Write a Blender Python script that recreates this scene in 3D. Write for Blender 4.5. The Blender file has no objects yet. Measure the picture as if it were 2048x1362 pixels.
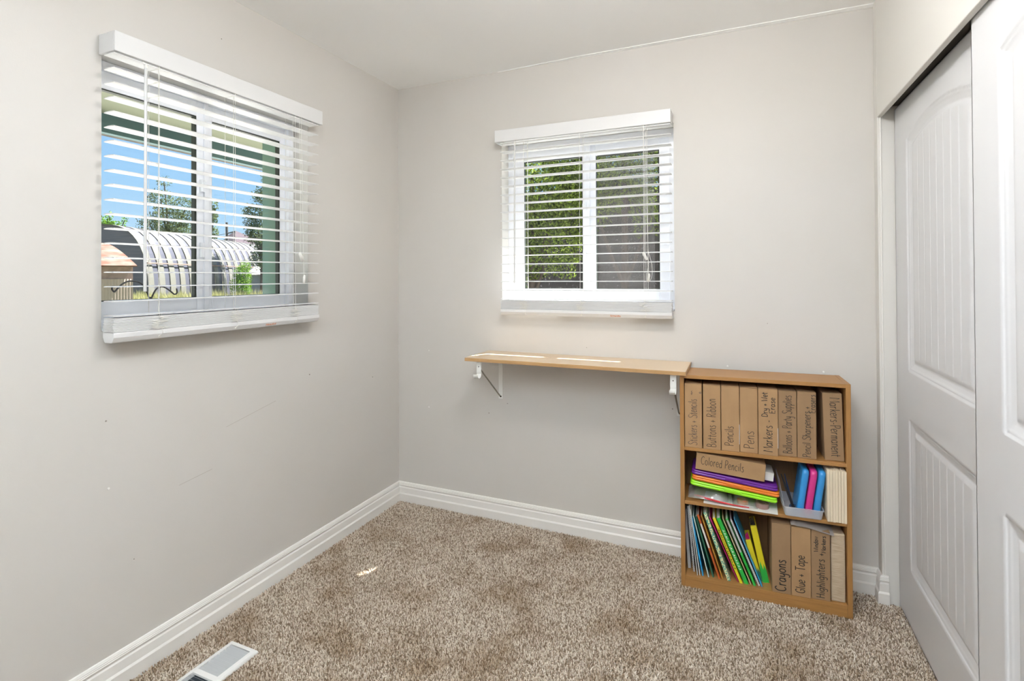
import bpy, bmesh, math, random
import numpy as np
from mathutils import Vector, Matrix
random.seed(7)
SC = bpy.context.scene
COL = SC.collection
PI = math.pi

# ------------------------------------------------------------------ camera
IW, IH = 2048, 1362
F_PX, YAW, PITCH, ROLL, CY_PX = 1040.5931, -0.4088, 0.0081, -0.0051, 544.75
CAM = Vector((1.8568, -2.5803, 1.3185))
cam = bpy.data.cameras.new('camera'); camo = bpy.data.objects.new('camera', cam); COL.objects.link(camo)
fw = Vector((math.sin(YAW)*math.cos(PITCH), math.cos(YAW)*math.cos(PITCH), math.sin(PITCH)))
rt = Vector((math.cos(YAW), -math.sin(YAW), 0)); up = rt.cross(fw)
r2 = rt*math.cos(ROLL)+up*math.sin(ROLL); u2 = -rt*math.sin(ROLL)+up*math.cos(ROLL)
M = Matrix((r2, u2, -fw)).transposed().to_4x4(); M.translation = CAM
camo.matrix_world = M
cam.sensor_width = 36; cam.lens = 36*F_PX/IW; cam.shift_x = 0
cam.shift_y = -(IH/2-CY_PX)/IW
cam.clip_start = .02; cam.clip_end = 2000
SC.camera = camo

# ------------------------------------------------------------------ world, sun, exposure
SC.view_settings.view_transform = 'Standard'; SC.view_settings.look = 'None'
SC.view_settings.exposure = 0.62; SC.view_settings.gamma = 1; SC.view_settings.use_curve_mapping = False
SC.cycles.use_denoising = True
SC.cycles.max_bounces = 12; SC.cycles.diffuse_bounces = 8; SC.cycles.transparent_max_bounces = 24
SC.cycles.sample_clamp_indirect = 8
w = bpy.data.worlds.new('world'); SC.world = w; w.use_nodes = True
nt = w.node_tree; nt.nodes.clear()
out = nt.nodes.new('ShaderNodeOutputWorld'); bg = nt.nodes.new('ShaderNodeBackground')
tc = nt.nodes.new('ShaderNodeTexCoord'); sx = nt.nodes.new('ShaderNodeSeparateXYZ'); rp = nt.nodes.new('ShaderNodeValToRGB')
nt.links.new(tc.outputs['Generated'], sx.inputs[0]); nt.links.new(sx.outputs[2], rp.inputs[0])
rp.color_ramp.elements[0].position = 0.0; rp.color_ramp.elements[0].color = (.60, .80, .96, 1)
rp.color_ramp.elements[1].position = .42; rp.color_ramp.elements[1].color = (.25, .48, .88, 1)
e = rp.color_ramp.elements.new(.16); e.color = (.36, .63, .94, 1)
nt.links.new(rp.outputs[0], bg.inputs[0]); bg.inputs[1].default_value = .72
nt.links.new(bg.outputs[0], out.inputs[0])
SUN_STRENGTH = 26.0
LAMP_STRENGTH = 41.0
sl = bpy.data.lights.new('sun', 'SUN'); sl.energy = SUN_STRENGTH; sl.angle = math.radians(.53); sl.color = (1, .975, .94)
so = bpy.data.objects.new('sun', sl); COL.objects.link(so); so.location = (3, 6, 12)
so.rotation_euler = Vector((-.58, -1, -2.06)).to_track_quat('-Z', 'Y').to_euler()

# photographer's flash beside the camera, bounced off the ceiling
fl = bpy.data.lights.new('bounce_flash', 'SPOT'); fl.energy = 500; fl.spot_size = math.radians(104); fl.spot_blend = 1.0; fl.shadow_soft_size = .05; fl.color = (.815, .905, 1)
fo_ = bpy.data.objects.new('bounce_flash', fl); COL.objects.link(fo_); fo_.location = (1.75, -2.95, 1.50)
fo_.rotation_euler = (Vector((1.65, -2.98, 2.44))-fo_.location).to_track_quat('-Z', 'Y').to_euler()

# ------------------------------------------------------------------ material helpers
def mat(name, col, rough=.6, metal=0, spec=.5, noise=None, bump=None, emis=None, wave=None, trans=None):
    m = bpy.data.materials.new(name); m.use_nodes = True; t = m.node_tree; b = t.nodes['Principled BSDF']
    b.inputs['Base Color'].default_value = (*col, 1); b.inputs['Roughness'].default_value = rough
    b.inputs['Metallic'].default_value = metal; b.inputs['Specular IOR Level'].default_value = spec
    co = t.nodes.new('ShaderNodeTexCoord')
    if noise:
        sc, col2, lo, hi, detail = noise[:5]
        n = t.nodes.new('ShaderNodeTexNoise'); n.inputs['Scale'].default_value = sc; n.inputs['Detail'].default_value = detail
        src = co.outputs['Object']
        if len(noise) > 5:
            mp = t.nodes.new('ShaderNodeMapping'); mp.inputs['Scale'].default_value = noise[5]
            t.links.new(src, mp.inputs[0]); src = mp.outputs[0]
        t.links.new(src, n.inputs['Vector'])
        r = t.nodes.new('ShaderNodeValToRGB'); r.color_ramp.elements[0].position = lo; r.color_ramp.elements[1].position = hi
        r.color_ramp.elements[0].color = (*col, 1); r.color_ramp.elements[1].color = (*col2, 1)
        t.links.new(n.outputs[0], r.inputs[0]); t.links.new(r.outputs[0], b.inputs['Base Color'])
    if bump:
        n2 = t.nodes.new('ShaderNodeTexNoise'); n2.inputs['Scale'].default_value = bump[0]; n2.inputs['Detail'].default_value = 3
        t.links.new(co.outputs['Object'], n2.inputs['Vector'])
        bp = t.nodes.new('ShaderNodeBump'); bp.inputs['Strength'].default_value = bump[1]; bp.inputs['Distance'].default_value = bump[2]
        t.links.new(n2.outputs[0], bp.inputs['Height']); t.links.new(bp.outputs[0], b.inputs['Normal'])
    if emis:
        b.inputs['Emission Color'].default_value = (*emis[0], 1); b.inputs['Emission Strength'].default_value = emis[1]
    if trans:
        b.inputs['Transmission Weight'].default_value = trans
    return m

WALLC = (.60, .577, .548)
MT = {}
MT['wall'] = mat('wall paint', WALLC, .55, noise=(1.3, (.58, .555, .515), .35, .75, 3), bump=(260, .10, .0012))
MT['ceil'] = mat('ceiling paint', (.94, .945, .94), .8, bump=(180, .12, .001))
MT['trim'] = mat('white trim paint', (.80, .785, .75), .35)
MT['door'] = mat('closet door paint', (.67, .675, .69), .4, bump=(500, .04, .0005))
MT['closetwall'] = mat('closet wall paint', (.68, .665, .63), .6, bump=(260, .08, .001))
MT['vinyl'] = mat('white vinyl', (.88, .90, .95), .35)
MT['blind'] = mat('blind white', (.70, .70, .70), .42)
MT['cord'] = mat('white cord', (.78, .77, .73), .8)
MT['wandp'] = mat('clear wand plastic', (.62, .62, .62), .25)
MT['gasket'] = mat('dark gasket', (.025, .03, .022), .6)
MT['green'] = mat('green exterior trim', (.11, .19, .14), .7)
MT['teal'] = mat('teal fascia paint', (.07, .15, .15), .7)
MT['soffit'] = mat('soffit paint', (.17, .185, .11), .8)
MT['gutter'] = mat('mottled brown roof edge', (.04, .035, .025), .9, noise=(30, (.12, .09, .065), .4, .7, 5))
MT['wood'] = mat('bookcase laminate', (.38, .19, .058), .42, noise=(9, (.30, .15, .048), .3, .75, 6, (30, 30, 1.2)))
MT['woodh'] = mat('bookcase laminate horizontal', (.39, .195, .06), .42, noise=(9, (.31, .158, .05), .3, .75, 6, (1.2, 30, 30)))
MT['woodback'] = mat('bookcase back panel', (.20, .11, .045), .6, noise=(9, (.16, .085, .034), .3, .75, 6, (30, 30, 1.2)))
MT['shelfw'] = mat('light maple laminate', (.68, .52, .35), .28, noise=(8, (.62, .465, .30), .3, .75, 6, (1.4, 30, 30)))
MT['shelfe'] = mat('maple edge band', (.45, .27, .12), .4, noise=(8, (.38, .22, .09), .3, .75, 6, (1.4, 30, 30)))
MT['bracket'] = mat('painted bracket metal', (.78, .78, .75), .35)
MT['screw'] = mat('dark screw', (.05, .04, .03), .4, .6)
MT['card'] = mat('cardboard', (.385, .235, .115), .85, noise=(14, (.34, .205, .10), .35, .7, 5), bump=(300, .06, .0006))
MT['cardd'] = mat('cardboard darker', (.31, .193, .10), .85, noise=(14, (.275, .17, .087), .35, .7, 5), bump=(300, .06, .0006))
MT['ink'] = mat('marker ink', (.012, .012, .012), .5)
MT['inkg'] = mat('faded marker ink', (.05, .045, .045), .5)
MT['purple'] = mat('purple plastic', (.14, .022, .27), .22)
MT['orange'] = mat('orange plastic', (.70, .19, .02), .25)
MT['lime'] = mat('lime plastic', (.30, .75, .02), .25)
MT['blueplas'] = mat('blue plastic', (.035, .26, .60), .35)
MT['pinkplas'] = mat('pink plastic', (.58, .035, .22), .35)
MT['paper'] = mat('white paper', (.74, .73, .70), .8)
MT['cream'] = mat('cream paper', (.72, .62, .46), .85)
MT['black'] = mat('black', (.012, .012, .014), .45)
MT['vent'] = mat('vent enamel', (.78, .78, .76), .35)
MT['louver'] = mat('louver enamel', (.52, .53, .53), .35)
MT['duct'] = mat('duct metal', (.09, .11, .13), .4, .5)
MT['iron'] = mat('wrought iron', (.006, .006, .007), .9, spec=.1)
MT['lamp'] = mat('lamp diffuser glass', (.9, .9, .88), .4, emis=((1, .975, .955), LAMP_STRENGTH))
MT['lampbase'] = mat('lamp base metal', (.6, .58, .54), .35, .8)
MT['scarf'] = mat('red ribbon', (.50, .02, .03), .5)

def alpha_mat(name, col, alpha, rough=.1, gloss=.08, tint=(1, 1, 1)):
    m = bpy.data.materials.new(name); m.use_nodes = True; t = m.node_tree; t.nodes.clear()
    o = t.nodes.new('ShaderNodeOutputMaterial'); tr = t.nodes.new('ShaderNodeBsdfTransparent'); tr.inputs[0].default_value = (*tint, 1)
    d = t.nodes.new('ShaderNodeBsdfDiffuse'); d.inputs[0].default_value = (*col, 1)
    g = t.nodes.new('ShaderNodeBsdfGlossy'); g.inputs['Roughness'].default_value = rough
    m1 = t.nodes.new('ShaderNodeMixShader'); m1.inputs[0].default_value = alpha
    t.links.new(tr.outputs[0], m1.inputs[1]); t.links.new(d.outputs[0], m1.inputs[2])
    m2 = t.nodes.new('ShaderNodeMixShader'); m2.inputs[0].default_value = gloss
    t.links.new(m1.outputs[0], m2.inputs[1]); t.links.new(g.outputs[0], m2.inputs[2]); t.links.new(m2.outputs[0], o.inputs[0])
    return m, t, m1
MT['glass'] = alpha_mat('window glass', (0, 0, 0), 0.0, .0, .03, (.97, .985, .98))[0]
MT['clearplas'] = alpha_mat('clear plastic', (.85, .88, .95), .34, .15, .08)[0]
MT['bag'] = alpha_mat('clear bag plastic', (.55, .55, .55), .30, .15, .12)[0]
MT['film'] = alpha_mat('grey translucent film', (.36, .33, .31), .80, .3, .05)[0]
_m, _t, _mix = alpha_mat('insect screen', (.30, .275, .28), .45, .5, 0.0)
_c = _t.nodes.new('ShaderNodeTexCoord'); _n = _t.nodes.new('ShaderNodeTexNoise'); _n.inputs['Scale'].default_value = 260; _n.inputs['Detail'].default_value = 2
_r = _t.nodes.new('ShaderNodeMapRange'); _r.inputs[1].default_value = .50; _r.inputs[2].default_value = .72; _r.inputs[3].default_value = .10; _r.inputs[4].default_value = .80  # noise in the opacity paints sunlit sparkles on the mesh
_t.links.new(_c.outputs['Object'], _n.inputs['Vector']); _t.links.new(_n.outputs[0], _r.inputs[0]); _t.links.new(_r.outputs[0], _mix.inputs[0])
MT['screen'] = _m

# ------------------------------------------------------------------ mesh builder
class MB:
    def __init__(s): s.v = []; s.f = []
    def add(s, vs, fs):
        o = len(s.v); s.v += [tuple(p) for p in vs]; s.f += [tuple(i+o for i in f) for f in fs]; return s
    def box(s, x0, x1, y0, y1, z0, z1, T=None):
        vs = [(x, y, z) for z in (z0, z1) for y in (y0, y1) for x in (x0, x1)]
        if T: vs = [T(*p) for p in vs]
        return s.add(vs, [(0, 2, 3, 1), (4, 5, 7, 6), (0, 1, 5, 4), (2, 6, 7, 3), (0, 4, 6, 2), (1, 3, 7, 5)])
    def tube(s, pts, r, n=8, cap=True):
        pts = [Vector(p) for p in pts]; rs = r if isinstance(r, (list, tuple)) else [r]*len(pts)
        o = len(s.v); nrm = None; rings = []
        for i, p in enumerate(pts):
            a = pts[max(i-1, 0)]; b = pts[min(i+1, len(pts)-1)]; t = (b-a)
            t = t.normalized() if t.length > 1e-9 else Vector((0, 0, 1))
            if nrm is None: nrm = t.orthogonal().normalized()
            else:
                nrm = nrm - t*nrm.dot(t); nrm = nrm.normalized() if nrm.length > 1e-6 else t.orthogonal().normalized()
            bn = t.cross(nrm)
            s.v += [tuple(p+(nrm*math.cos(2*PI*k/n)+bn*math.sin(2*PI*k/n))*rs[i]) for k in range(n)]
        for i in range(len(pts)-1):
            for k in range(n):
                a = o+i*n+k; b = o+i*n+(k+1) % n; s.f.append((a, b, b+n, a+n))
        if cap:
            s.f.append(tuple(o+k for k in range(n))[::-1]); q = o+(len(pts)-1)*n; s.f.append(tuple(q+k for k in range(n)))
        return s
    def prism(s, prof, T, a0, a1, caps=True):
        """profile of 2D points extruded from a0 to a1; T(a,p,q) -> xyz"""
        n = len(prof); s_ = len(s.v)
        s.v += [T(a0, *p) for p in prof]+[T(a1, *p) for p in prof]
        for k in range(n): s.f.append((s_+k, s_+(k+1) % n, s_+n+(k+1) % n, s_+n+k))
        if caps: s.f.append(tuple(s_+k for k in range(n))[::-1]); s.f.append(tuple(s_+n+k for k in range(n)))
        return s
    def build(s, name, m, parent=None, bevel=0, smooth=False, fix=True, seg=2):
        me = bpy.data.meshes.new(name); me.from_pydata(s.v, [], s.f); me.update()
        if fix:
            bm = bmesh.new(); bm.from_mesh(me); bmesh.ops.recalc_face_normals(bm, faces=bm.faces); bm.to_mesh(me); bm.free()
        me.materials.append(m if not isinstance(m, str) else MT[m])
        o = bpy.data.objects.new(name, me); COL.objects.link(o)
        if parent: o.parent = parent
        if bevel:
            b = o.modifiers.new('bevel', 'BEVEL'); b.width = bevel; b.segments = seg; b.limit_method = 'ANGLE'
        if smooth:
            for p in me.polygons: p.use_smooth = True
        return o
def npmesh(name, V, Fq, m, parent=None, attr=None):
    """fast mesh from numpy arrays; Fq (n,k) faces all same size"""
    me = bpy.data.meshes.new(name); k = Fq.shape[1]; nf = len(Fq)
    me.vertices.add(len(V)); me.vertices.foreach_set('co', V.astype(np.float32).ravel())
    me.loops.add(nf*k); me.loops.foreach_set('vertex_index', Fq.astype(np.int32).ravel())
    me.polygons.add(nf); me.polygons.foreach_set('loop_start', np.arange(0, nf*k, k, dtype=np.int32))
    me.polygons.foreach_set('loop_total', np.full(nf, k, dtype=np.int32))
    if attr is not None:
        a = me.attributes.new('rnd', 'FLOAT', 'POINT'); a.data.foreach_set('value', attr.astype(np.float32))
    me.update(calc_edges=True); me.materials.append(MT[m] if isinstance(m, str) else m)
    o = bpy.data.objects.new(name, me); COL.objects.link(o)
    if parent: o.parent = parent
    return o
def empty(name, loc=(0, 0, 0), rz=0):
    o = bpy.data.objects.new(name, None); COL.objects.link(o); o.location = loc; o.rotation_euler = (0, 0, rz); o.empty_display_size = .05
    return o
def tag(o, label, cat, group=None, kind=None):
    o['label'] = label; o['category'] = cat
    if group: o['group'] = group
    if kind: o['kind'] = kind
    return o
def struct(o): o['kind'] = 'structure'; return o
def smoothpts(pts, n=5):
    if len(pts) < 3: return [tuple(p) for p in pts]
    P = [np.array(p, float) for p in pts]; P = [2*P[0]-P[1]]+P+[2*P[-1]-P[-2]]; o = []
    for i in range(1, len(P)-2):
        for k in range(n):
            t = k/n; a, b, c, d = P[i-1:i+3]
            o.append(tuple(.5*((2*b)+(c-a)*t+(2*a-5*b+4*c-d)*t*t+(3*b-a-3*c+d)*t**3)))
    o.append(tuple(P[-2])); return o

# ------------------------------------------------------------------ room shell
W, H, RY = 2.382, 2.44, -3.45
OZ0, OZ1 = 1.15, 2.05
O1 = (-1.581, -.7125)      # opening in left wall, along y
O2 = (.681, 1.582)         # opening in back wall, along x
TH = .15
def holed(T, a0, a1, z0, z1, h0, h1, hz0, hz1, th):
    b = MB()
    A = [a0, h0, h1, a1]; Z = [z0, hz0, hz1, z1]
    vid = {}
    def V(i, j, k):
        if (i, j, k) not in vid: vid[(i, j, k)] = len(b.v); b.v.append(T(A[i], th*k, Z[j]))
        return vid[(i, j, k)]
    for i in range(3):
        for j in range(3):
            if i == 1 and j == 1: continue
            for k in (0, 1): b.f.append((V(i, j, k), V(i+1, j, k), V(i+1, j+1, k), V(i, j+1, k)))
    for (i0, j0, i1, j1) in [(1, 1, 2, 1), (2, 1, 2, 2), (2, 2, 1, 2), (1, 2, 1, 1)]: b.f.append((V(i0, j0, 0), V(i1, j1, 0), V(i1, j1, 1), V(i0, j0, 1)))
    for seq in ([(0, 0), (1, 0), (2, 0), (3, 0)], [(3, 0), (3, 1), (3, 2), (3, 3)], [(3, 3), (2, 3), (1, 3), (0, 3)], [(0, 3), (0, 2), (0, 1), (0, 0)]):
        for (p, q) in zip(seq, seq[1:]): b.f.append((V(*p, 0), V(*q, 0), V(*q, 1), V(*p, 1)))
    return b
T1 = lambda a, o, z: (-o, a, z)       # left wall, o outwards
T2 = lambda a, o, z: (a, o, z)        # back wall
wl = struct(holed(T1, RY-.15, TH, -.02, H+.12, O1[0], O1[1], OZ0, OZ1, TH).build('wall_left', 'wall'))
wb = struct(holed(T2, 0, 3.15, -.02, H+.12, O2[0], O2[1], OZ0, OZ1, TH).build('wall_back', 'wall'))
struct(MB().box(-.0, 3.15, RY-.15, RY, -.02, H+.12).build('wall_front', 'wall'))
r_ = MB().box(W, W+.135, -.055, 0, -.02, H+.12)
r_.box(W, W+.018, RY, -.055, 1.957, H+.12); r_.box(W+.018, W+.135, RY, -.055, 2.03, H+.12)
struct(r_.build('wall_right', 'closetwall', bevel=.003))
struct(MB().box(3.0, 3.15, RY, 0, -.02, H+.12).build('wall_closet', 'wall'))
struct(MB().box(0, 3.0, RY, 0, -.12, -.008).build('floor', mat('carpet backing', (.20, .15, .10), .95, noise=(400, (.34, .27, .2), .4, .6, 2))))
struct(MB().box(0, 3.0, RY, 0, H, H+.12).build('ceiling', 'ceil'))
# thin ceiling strip above the back wall, widening to the right
ts = MB(); ts.add([(.66, -.001, H), (W, -.001, H), (W, -.024, H), (1.1, -.022, H), (.66, -.002, H), (.66, -.001, H-.002), (W, -.001, H-.008), (W, -.024, H-.003), (1.1, -.022, H-.003), (.66, -.002, H-.002)],
   [(0, 1, 2, 3, 4), (9, 8, 7, 6, 5), (0, 5, 6, 1), (1, 6, 7, 2), (2, 7, 8, 3), (3, 8, 9, 4), (4, 9, 5, 0)])
struct(ts.build('trim_1', 'ceil'))
# baseboards
BP = [(0, -.012), (.0165, -.012), (.0165, .040), (.0135, .0445), (.0115, .047), (.0100, .076), (.0065, .081), (.0068, .086), (.0105, .089), (.0105, .092), (.0088, .0935), (.0098, .0965), (.0080, .099), (.0080, .102), (.0068, .1035), (.0050, .1075), (0, .109)]
def run(prof, pts):
    """mitred run of a profile (thickness p, height q) along floor points; the room is on the right-hand side"""
    b = MB(); n = len(prof); P = [Vector((x, y)) for x, y in pts]
    for i, p in enumerate(P):
        d0 = (P[i]-P[i-1]).normalized() if i else None; d1 = (P[i+1]-P[i]).normalized() if i < len(P)-1 else None
        nn = lambda d: Vector((d.y, -d.x))
        if d0 is None: off = nn(d1)
        elif d1 is None: off = nn(d0)
        else:
            s = nn(d0)+nn(d1); off = s/(1+nn(d0).dot(nn(d1)))
        b.v += [(p.x+off.x*q[0], p.y+off.y*q[0], q[1]) for q in prof]
    for i in range(len(P)-1):
        for k in range(n): b.f.append((i*n+k, i*n+(k+1) % n, (i+1)*n+(k+1) % n, (i+1)*n+k))
    b.f.append(tuple(range(n))[::-1]); b.f.append(tuple((len(P)-1)*n+k for k in range(n)))
    return b
# left run ends in a mitre at the corner: build both runs as one path and split
full = run(BP, [(0, RY), (0, 0), (W, 0), (W, -.055), (W+.022, -.055)])
nP = len(BP)
def sub(b, i0, i1):
    m = MB(); m.v = b.v[i0*nP:(i1+1)*nP]
    for i in range(i1-i0):
        for k in range(nP): m.f.append((i*nP+k, i*nP+(k+1) % nP, (i+1)*nP+(k+1) % nP, (i+1)*nP+k))
    m.f.append(tuple(range(nP))[::-1]); m.f.append(tuple((i1-i0)*nP+k for k in range(nP)))
    return m
struct(sub(full, 0, 1).build('baseboard_left', 'trim'))
struct(sub(full, 1, 2).build('baseboard_back', 'trim'))
struct(sub(full, 2, 4).build('baseboard_right', 'trim'))
# slim vertical bead on the closet jamb
struct(MB().box(W+.008, W+.013, -.060, -.055, .11, 1.957).build('trim_2', 'trim', bevel=.0015))
# top and bottom closet tracks
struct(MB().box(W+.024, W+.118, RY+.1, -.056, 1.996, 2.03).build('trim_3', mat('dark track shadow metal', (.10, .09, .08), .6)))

# ------------------------------------------------------------------ closet doors (relief panels)
def door(name, xf, y1, wd, z0, z1, th):
    """front face at x=xf looking to -x, left edge at y=y1, width wd toward -y"""
    st = .152
    us = set(np.linspace(0, wd, 60)); zs = set(np.linspace(z0, z1, 130))
    for c in (st, wd-st):
        for d in (0, .004, .008, .014, .02, .028, .034, .040, .046, .052):
            us.add(c+(d if c == st else -d))
    for g in range(1, 8):
        gu = st+.05+(wd-2*st-.1)*g/8
        for d in (-.0035, -.0015, .0015, .0035): us.add(gu+d)
    for c, s in ((.217, 1), (.776, -1), (.959, 1)):
        for d in (0, .004, .008, .014, .02, .028, .034, .040, .046, .052): zs.add(c+s*d)
    for zz in np.arange(1.74, 1.93, .0045): zs.add(zz)
    us = np.array(sorted(us)); zs = np.array(sorted(zs))
    Ug, Zg = np.meshgrid(us, zs)
    rise = .047; wp = wd-2*st
    arch = 1.826+rise*(1-((Ug-wd/2)/(wp/2))**2)
    slope = 2*rise*abs(Ug-wd/2)/(wp/2)**2
    def prof(d):
        xs = [-1, 0, .003, .010, .016, .034, .042, .050, 9]
        ys = [0, 0, -.0035, -.0035, -.0065, -.0105, -.0075, -.0050, -.0050]
        return np.interp(d, xs, ys)
    dl = np.minimum(Ug-st, wd-st-Ug)
    dlow = np.minimum(dl, np.minimum(Zg-.217, .776-Zg))
    dup = np.minimum(dl, np.minimum(Zg-.959, (arch-Zg)/np.sqrt(1+slope**2)))
    dep = prof(dlow)+prof(dup)
    inside = (dlow > .052) | (dup > .052)
    for g in range(1, 8):
        gu = st+.05+(wp-.1)*g/8
        dep = dep-np.where(inside & (abs(Ug-gu) < .0016), .0011, 0)
    nu, nz = len(us), len(zs)
    Vf = np.stack([xf-dep, y1-Ug, Zg], -1).reshape(-1, 3)
    idx = np.arange(nu*nz).reshape(nz, nu)
    Fq = np.stack([idx[:-1, :-1], idx[1:, :-1], idx[1:, 1:], idx[:-1, 1:]], -1).reshape(-1, 4)
    # back
    Vb = np.array([(xf+th, y1-u, z) for z in (z0, z1) for u in (0, wd)]); o = len(Vf)
    V = np.vstack([Vf, Vb])
    ob = npmesh(name, V, Fq, 'door')
    m = MB().box(xf+.011, xf+th, y1-wd, y1, z0, z1)
    # edge strips closing the slab
    m.box(xf, xf+.011, y1-.003, y1, z0, z1); m.box(xf, xf+.011, y1-wd, y1-wd+.003, z0, z1)
    m.box(xf, xf+.011, y1-wd, y1, z1-.003, z1); m.box(xf, xf+.011, y1-wd, y1, z0, z0+.003)
    me = bpy.data.meshes.new('slab'); me.from_pydata(m.v, [], m.f)
    bm = bmesh.new(); bm.from_mesh(me); bmesh.ops.recalc_face_normals(bm, faces=bm.faces); bm.from_mesh(ob.data); bm.to_mesh(ob.data); bm.free()
    struct(ob); return ob
door('door_1', 2.440, -.058, .905, .004, 1.980, .030)
door('door_2', 2.4045, -.912, .905, .004, 1.984, .030)

# ------------------------------------------------------------------ windows
def window(name, T, a0, a1, g, tag_screen):
    """T(a,o,z): a along the wall (rightwards), o outwards; g = glass edges (l0,l1,r0,r1), z edges"""
    root = empty(name, T((a0+a1)/2, .13, OZ0)); struct(root)
    L = root.location.copy()
    TT = lambda a, o, z: tuple(Vector(T(a, o, z))-L)
    l0, l1, r0, r1, gz0, gz1 = g
    fr = MB(); e = .032
    for (p, q, s, t) in ((a0, a1, OZ0, OZ0+e), (a0, a1, OZ1-e, OZ1), (a0, a0+e, OZ0+e, OZ1-e), (a1-e, a1, OZ0+e, OZ1-e)):
        fr.box(p, q, .088, .150, s, t, TT)
    fr.build('window_frame', 'vinyl', root, bevel=.002)
    mid = (l1+r0)/2
    # left fixed sash sits slightly nearer the room, right one further out
    for nm, (p0, p1), (q0, q1), off in (('left', (a0+e, mid-.006), (l0, l1), .098), ('right', (mid-.004, a1-e), (r0, r1), .112)):
        sash = MB()
        sash.box(p0, q0, off, off+.026, OZ0+e, OZ1-e, TT); sash.box(q1, p1, off, off+.026, OZ0+e, OZ1-e, TT)
        sash.box(q0, q1, off, off+.026, OZ0+e, gz0, TT); sash.box(q0, q1, off, off+.026, gz1, OZ1-e, TT)
        so_ = sash.build('sash', 'vinyl', root, bevel=.002)
        gk = MB(); k = .007
        gk.box(q0, q0+.0022, off+.004, off+.0235, gz0, gz1, TT); gk.box(q1-k, q1, off+.004, off+.0235, gz0, gz1, TT)
        gk.box(q0+k, q1-k, off+.004, off+.0235, gz0, gz0+k*.5, TT); gk.box(q0+k, q1-k, off+.004, off+.0235, gz1-k*.6, gz1, TT)
        gk.build('glazing_gasket', 'gasket', so_)
        MB().box(q0, q1, off+.012, off+.015, gz0, gz1, TT).build('glass_pane', 'glass', so_)
    # raised bead on the meeting stile and latch
    MB().box(mid-.012, mid+.006, .088, .098, OZ0+e, OZ1-e, TT).build('meeting_stile', 'vinyl', root, bevel=.002)
    lt = MB().box(mid-.030, mid-.012, .078, .098, 1.66, 1.71, TT); lt.box(mid-.027, mid-.018, .062, .080, 1.675, 1.70, TT)
    lt.box(mid-.030, mid-.014, .084, .098, 1.40, 1.46, TT)
    lt.build('window_latch', 'vinyl', root, bevel=.003)
    if tag_screen:
        MB().box(r0+.006, r1-.028, .1375, .1385, gz0, gz1, TT).build('insect_screen', 'screen', root)
    ex = MB()
    for (p, q, s, t) in ((a0-.05, a0, OZ0-.05, OZ1+.05), (a1, a1+.05, OZ0-.05, OZ1+.05), (a0, a1, OZ1, OZ1+.05), (a0, a1, OZ0-.05, OZ0)):
        ex.box(p, q, .152, .205, s, t, TT)
    if not tag_screen:
        ex.box(a1-.052, a1, .152, .235, OZ0, OZ1, TT)
    ex.build('exterior_casing', 'green', root)
    MB().box(a0+.005, a1-.005, .004, .087, OZ0, OZ0+.006, TT).build('window_sill', 'vinyl', root, bevel=.002)
    return root
w1 = window('window_1', T1, O1[0], O1[1], (-1.545, -1.192, -1.117, -.772, 1.241, 1.96), False)
w2 = window('window_2', T2, O2[0], O2[1], (.772, 1.108, 1.175, 1.500, 1.251, 1.955), True)

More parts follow.
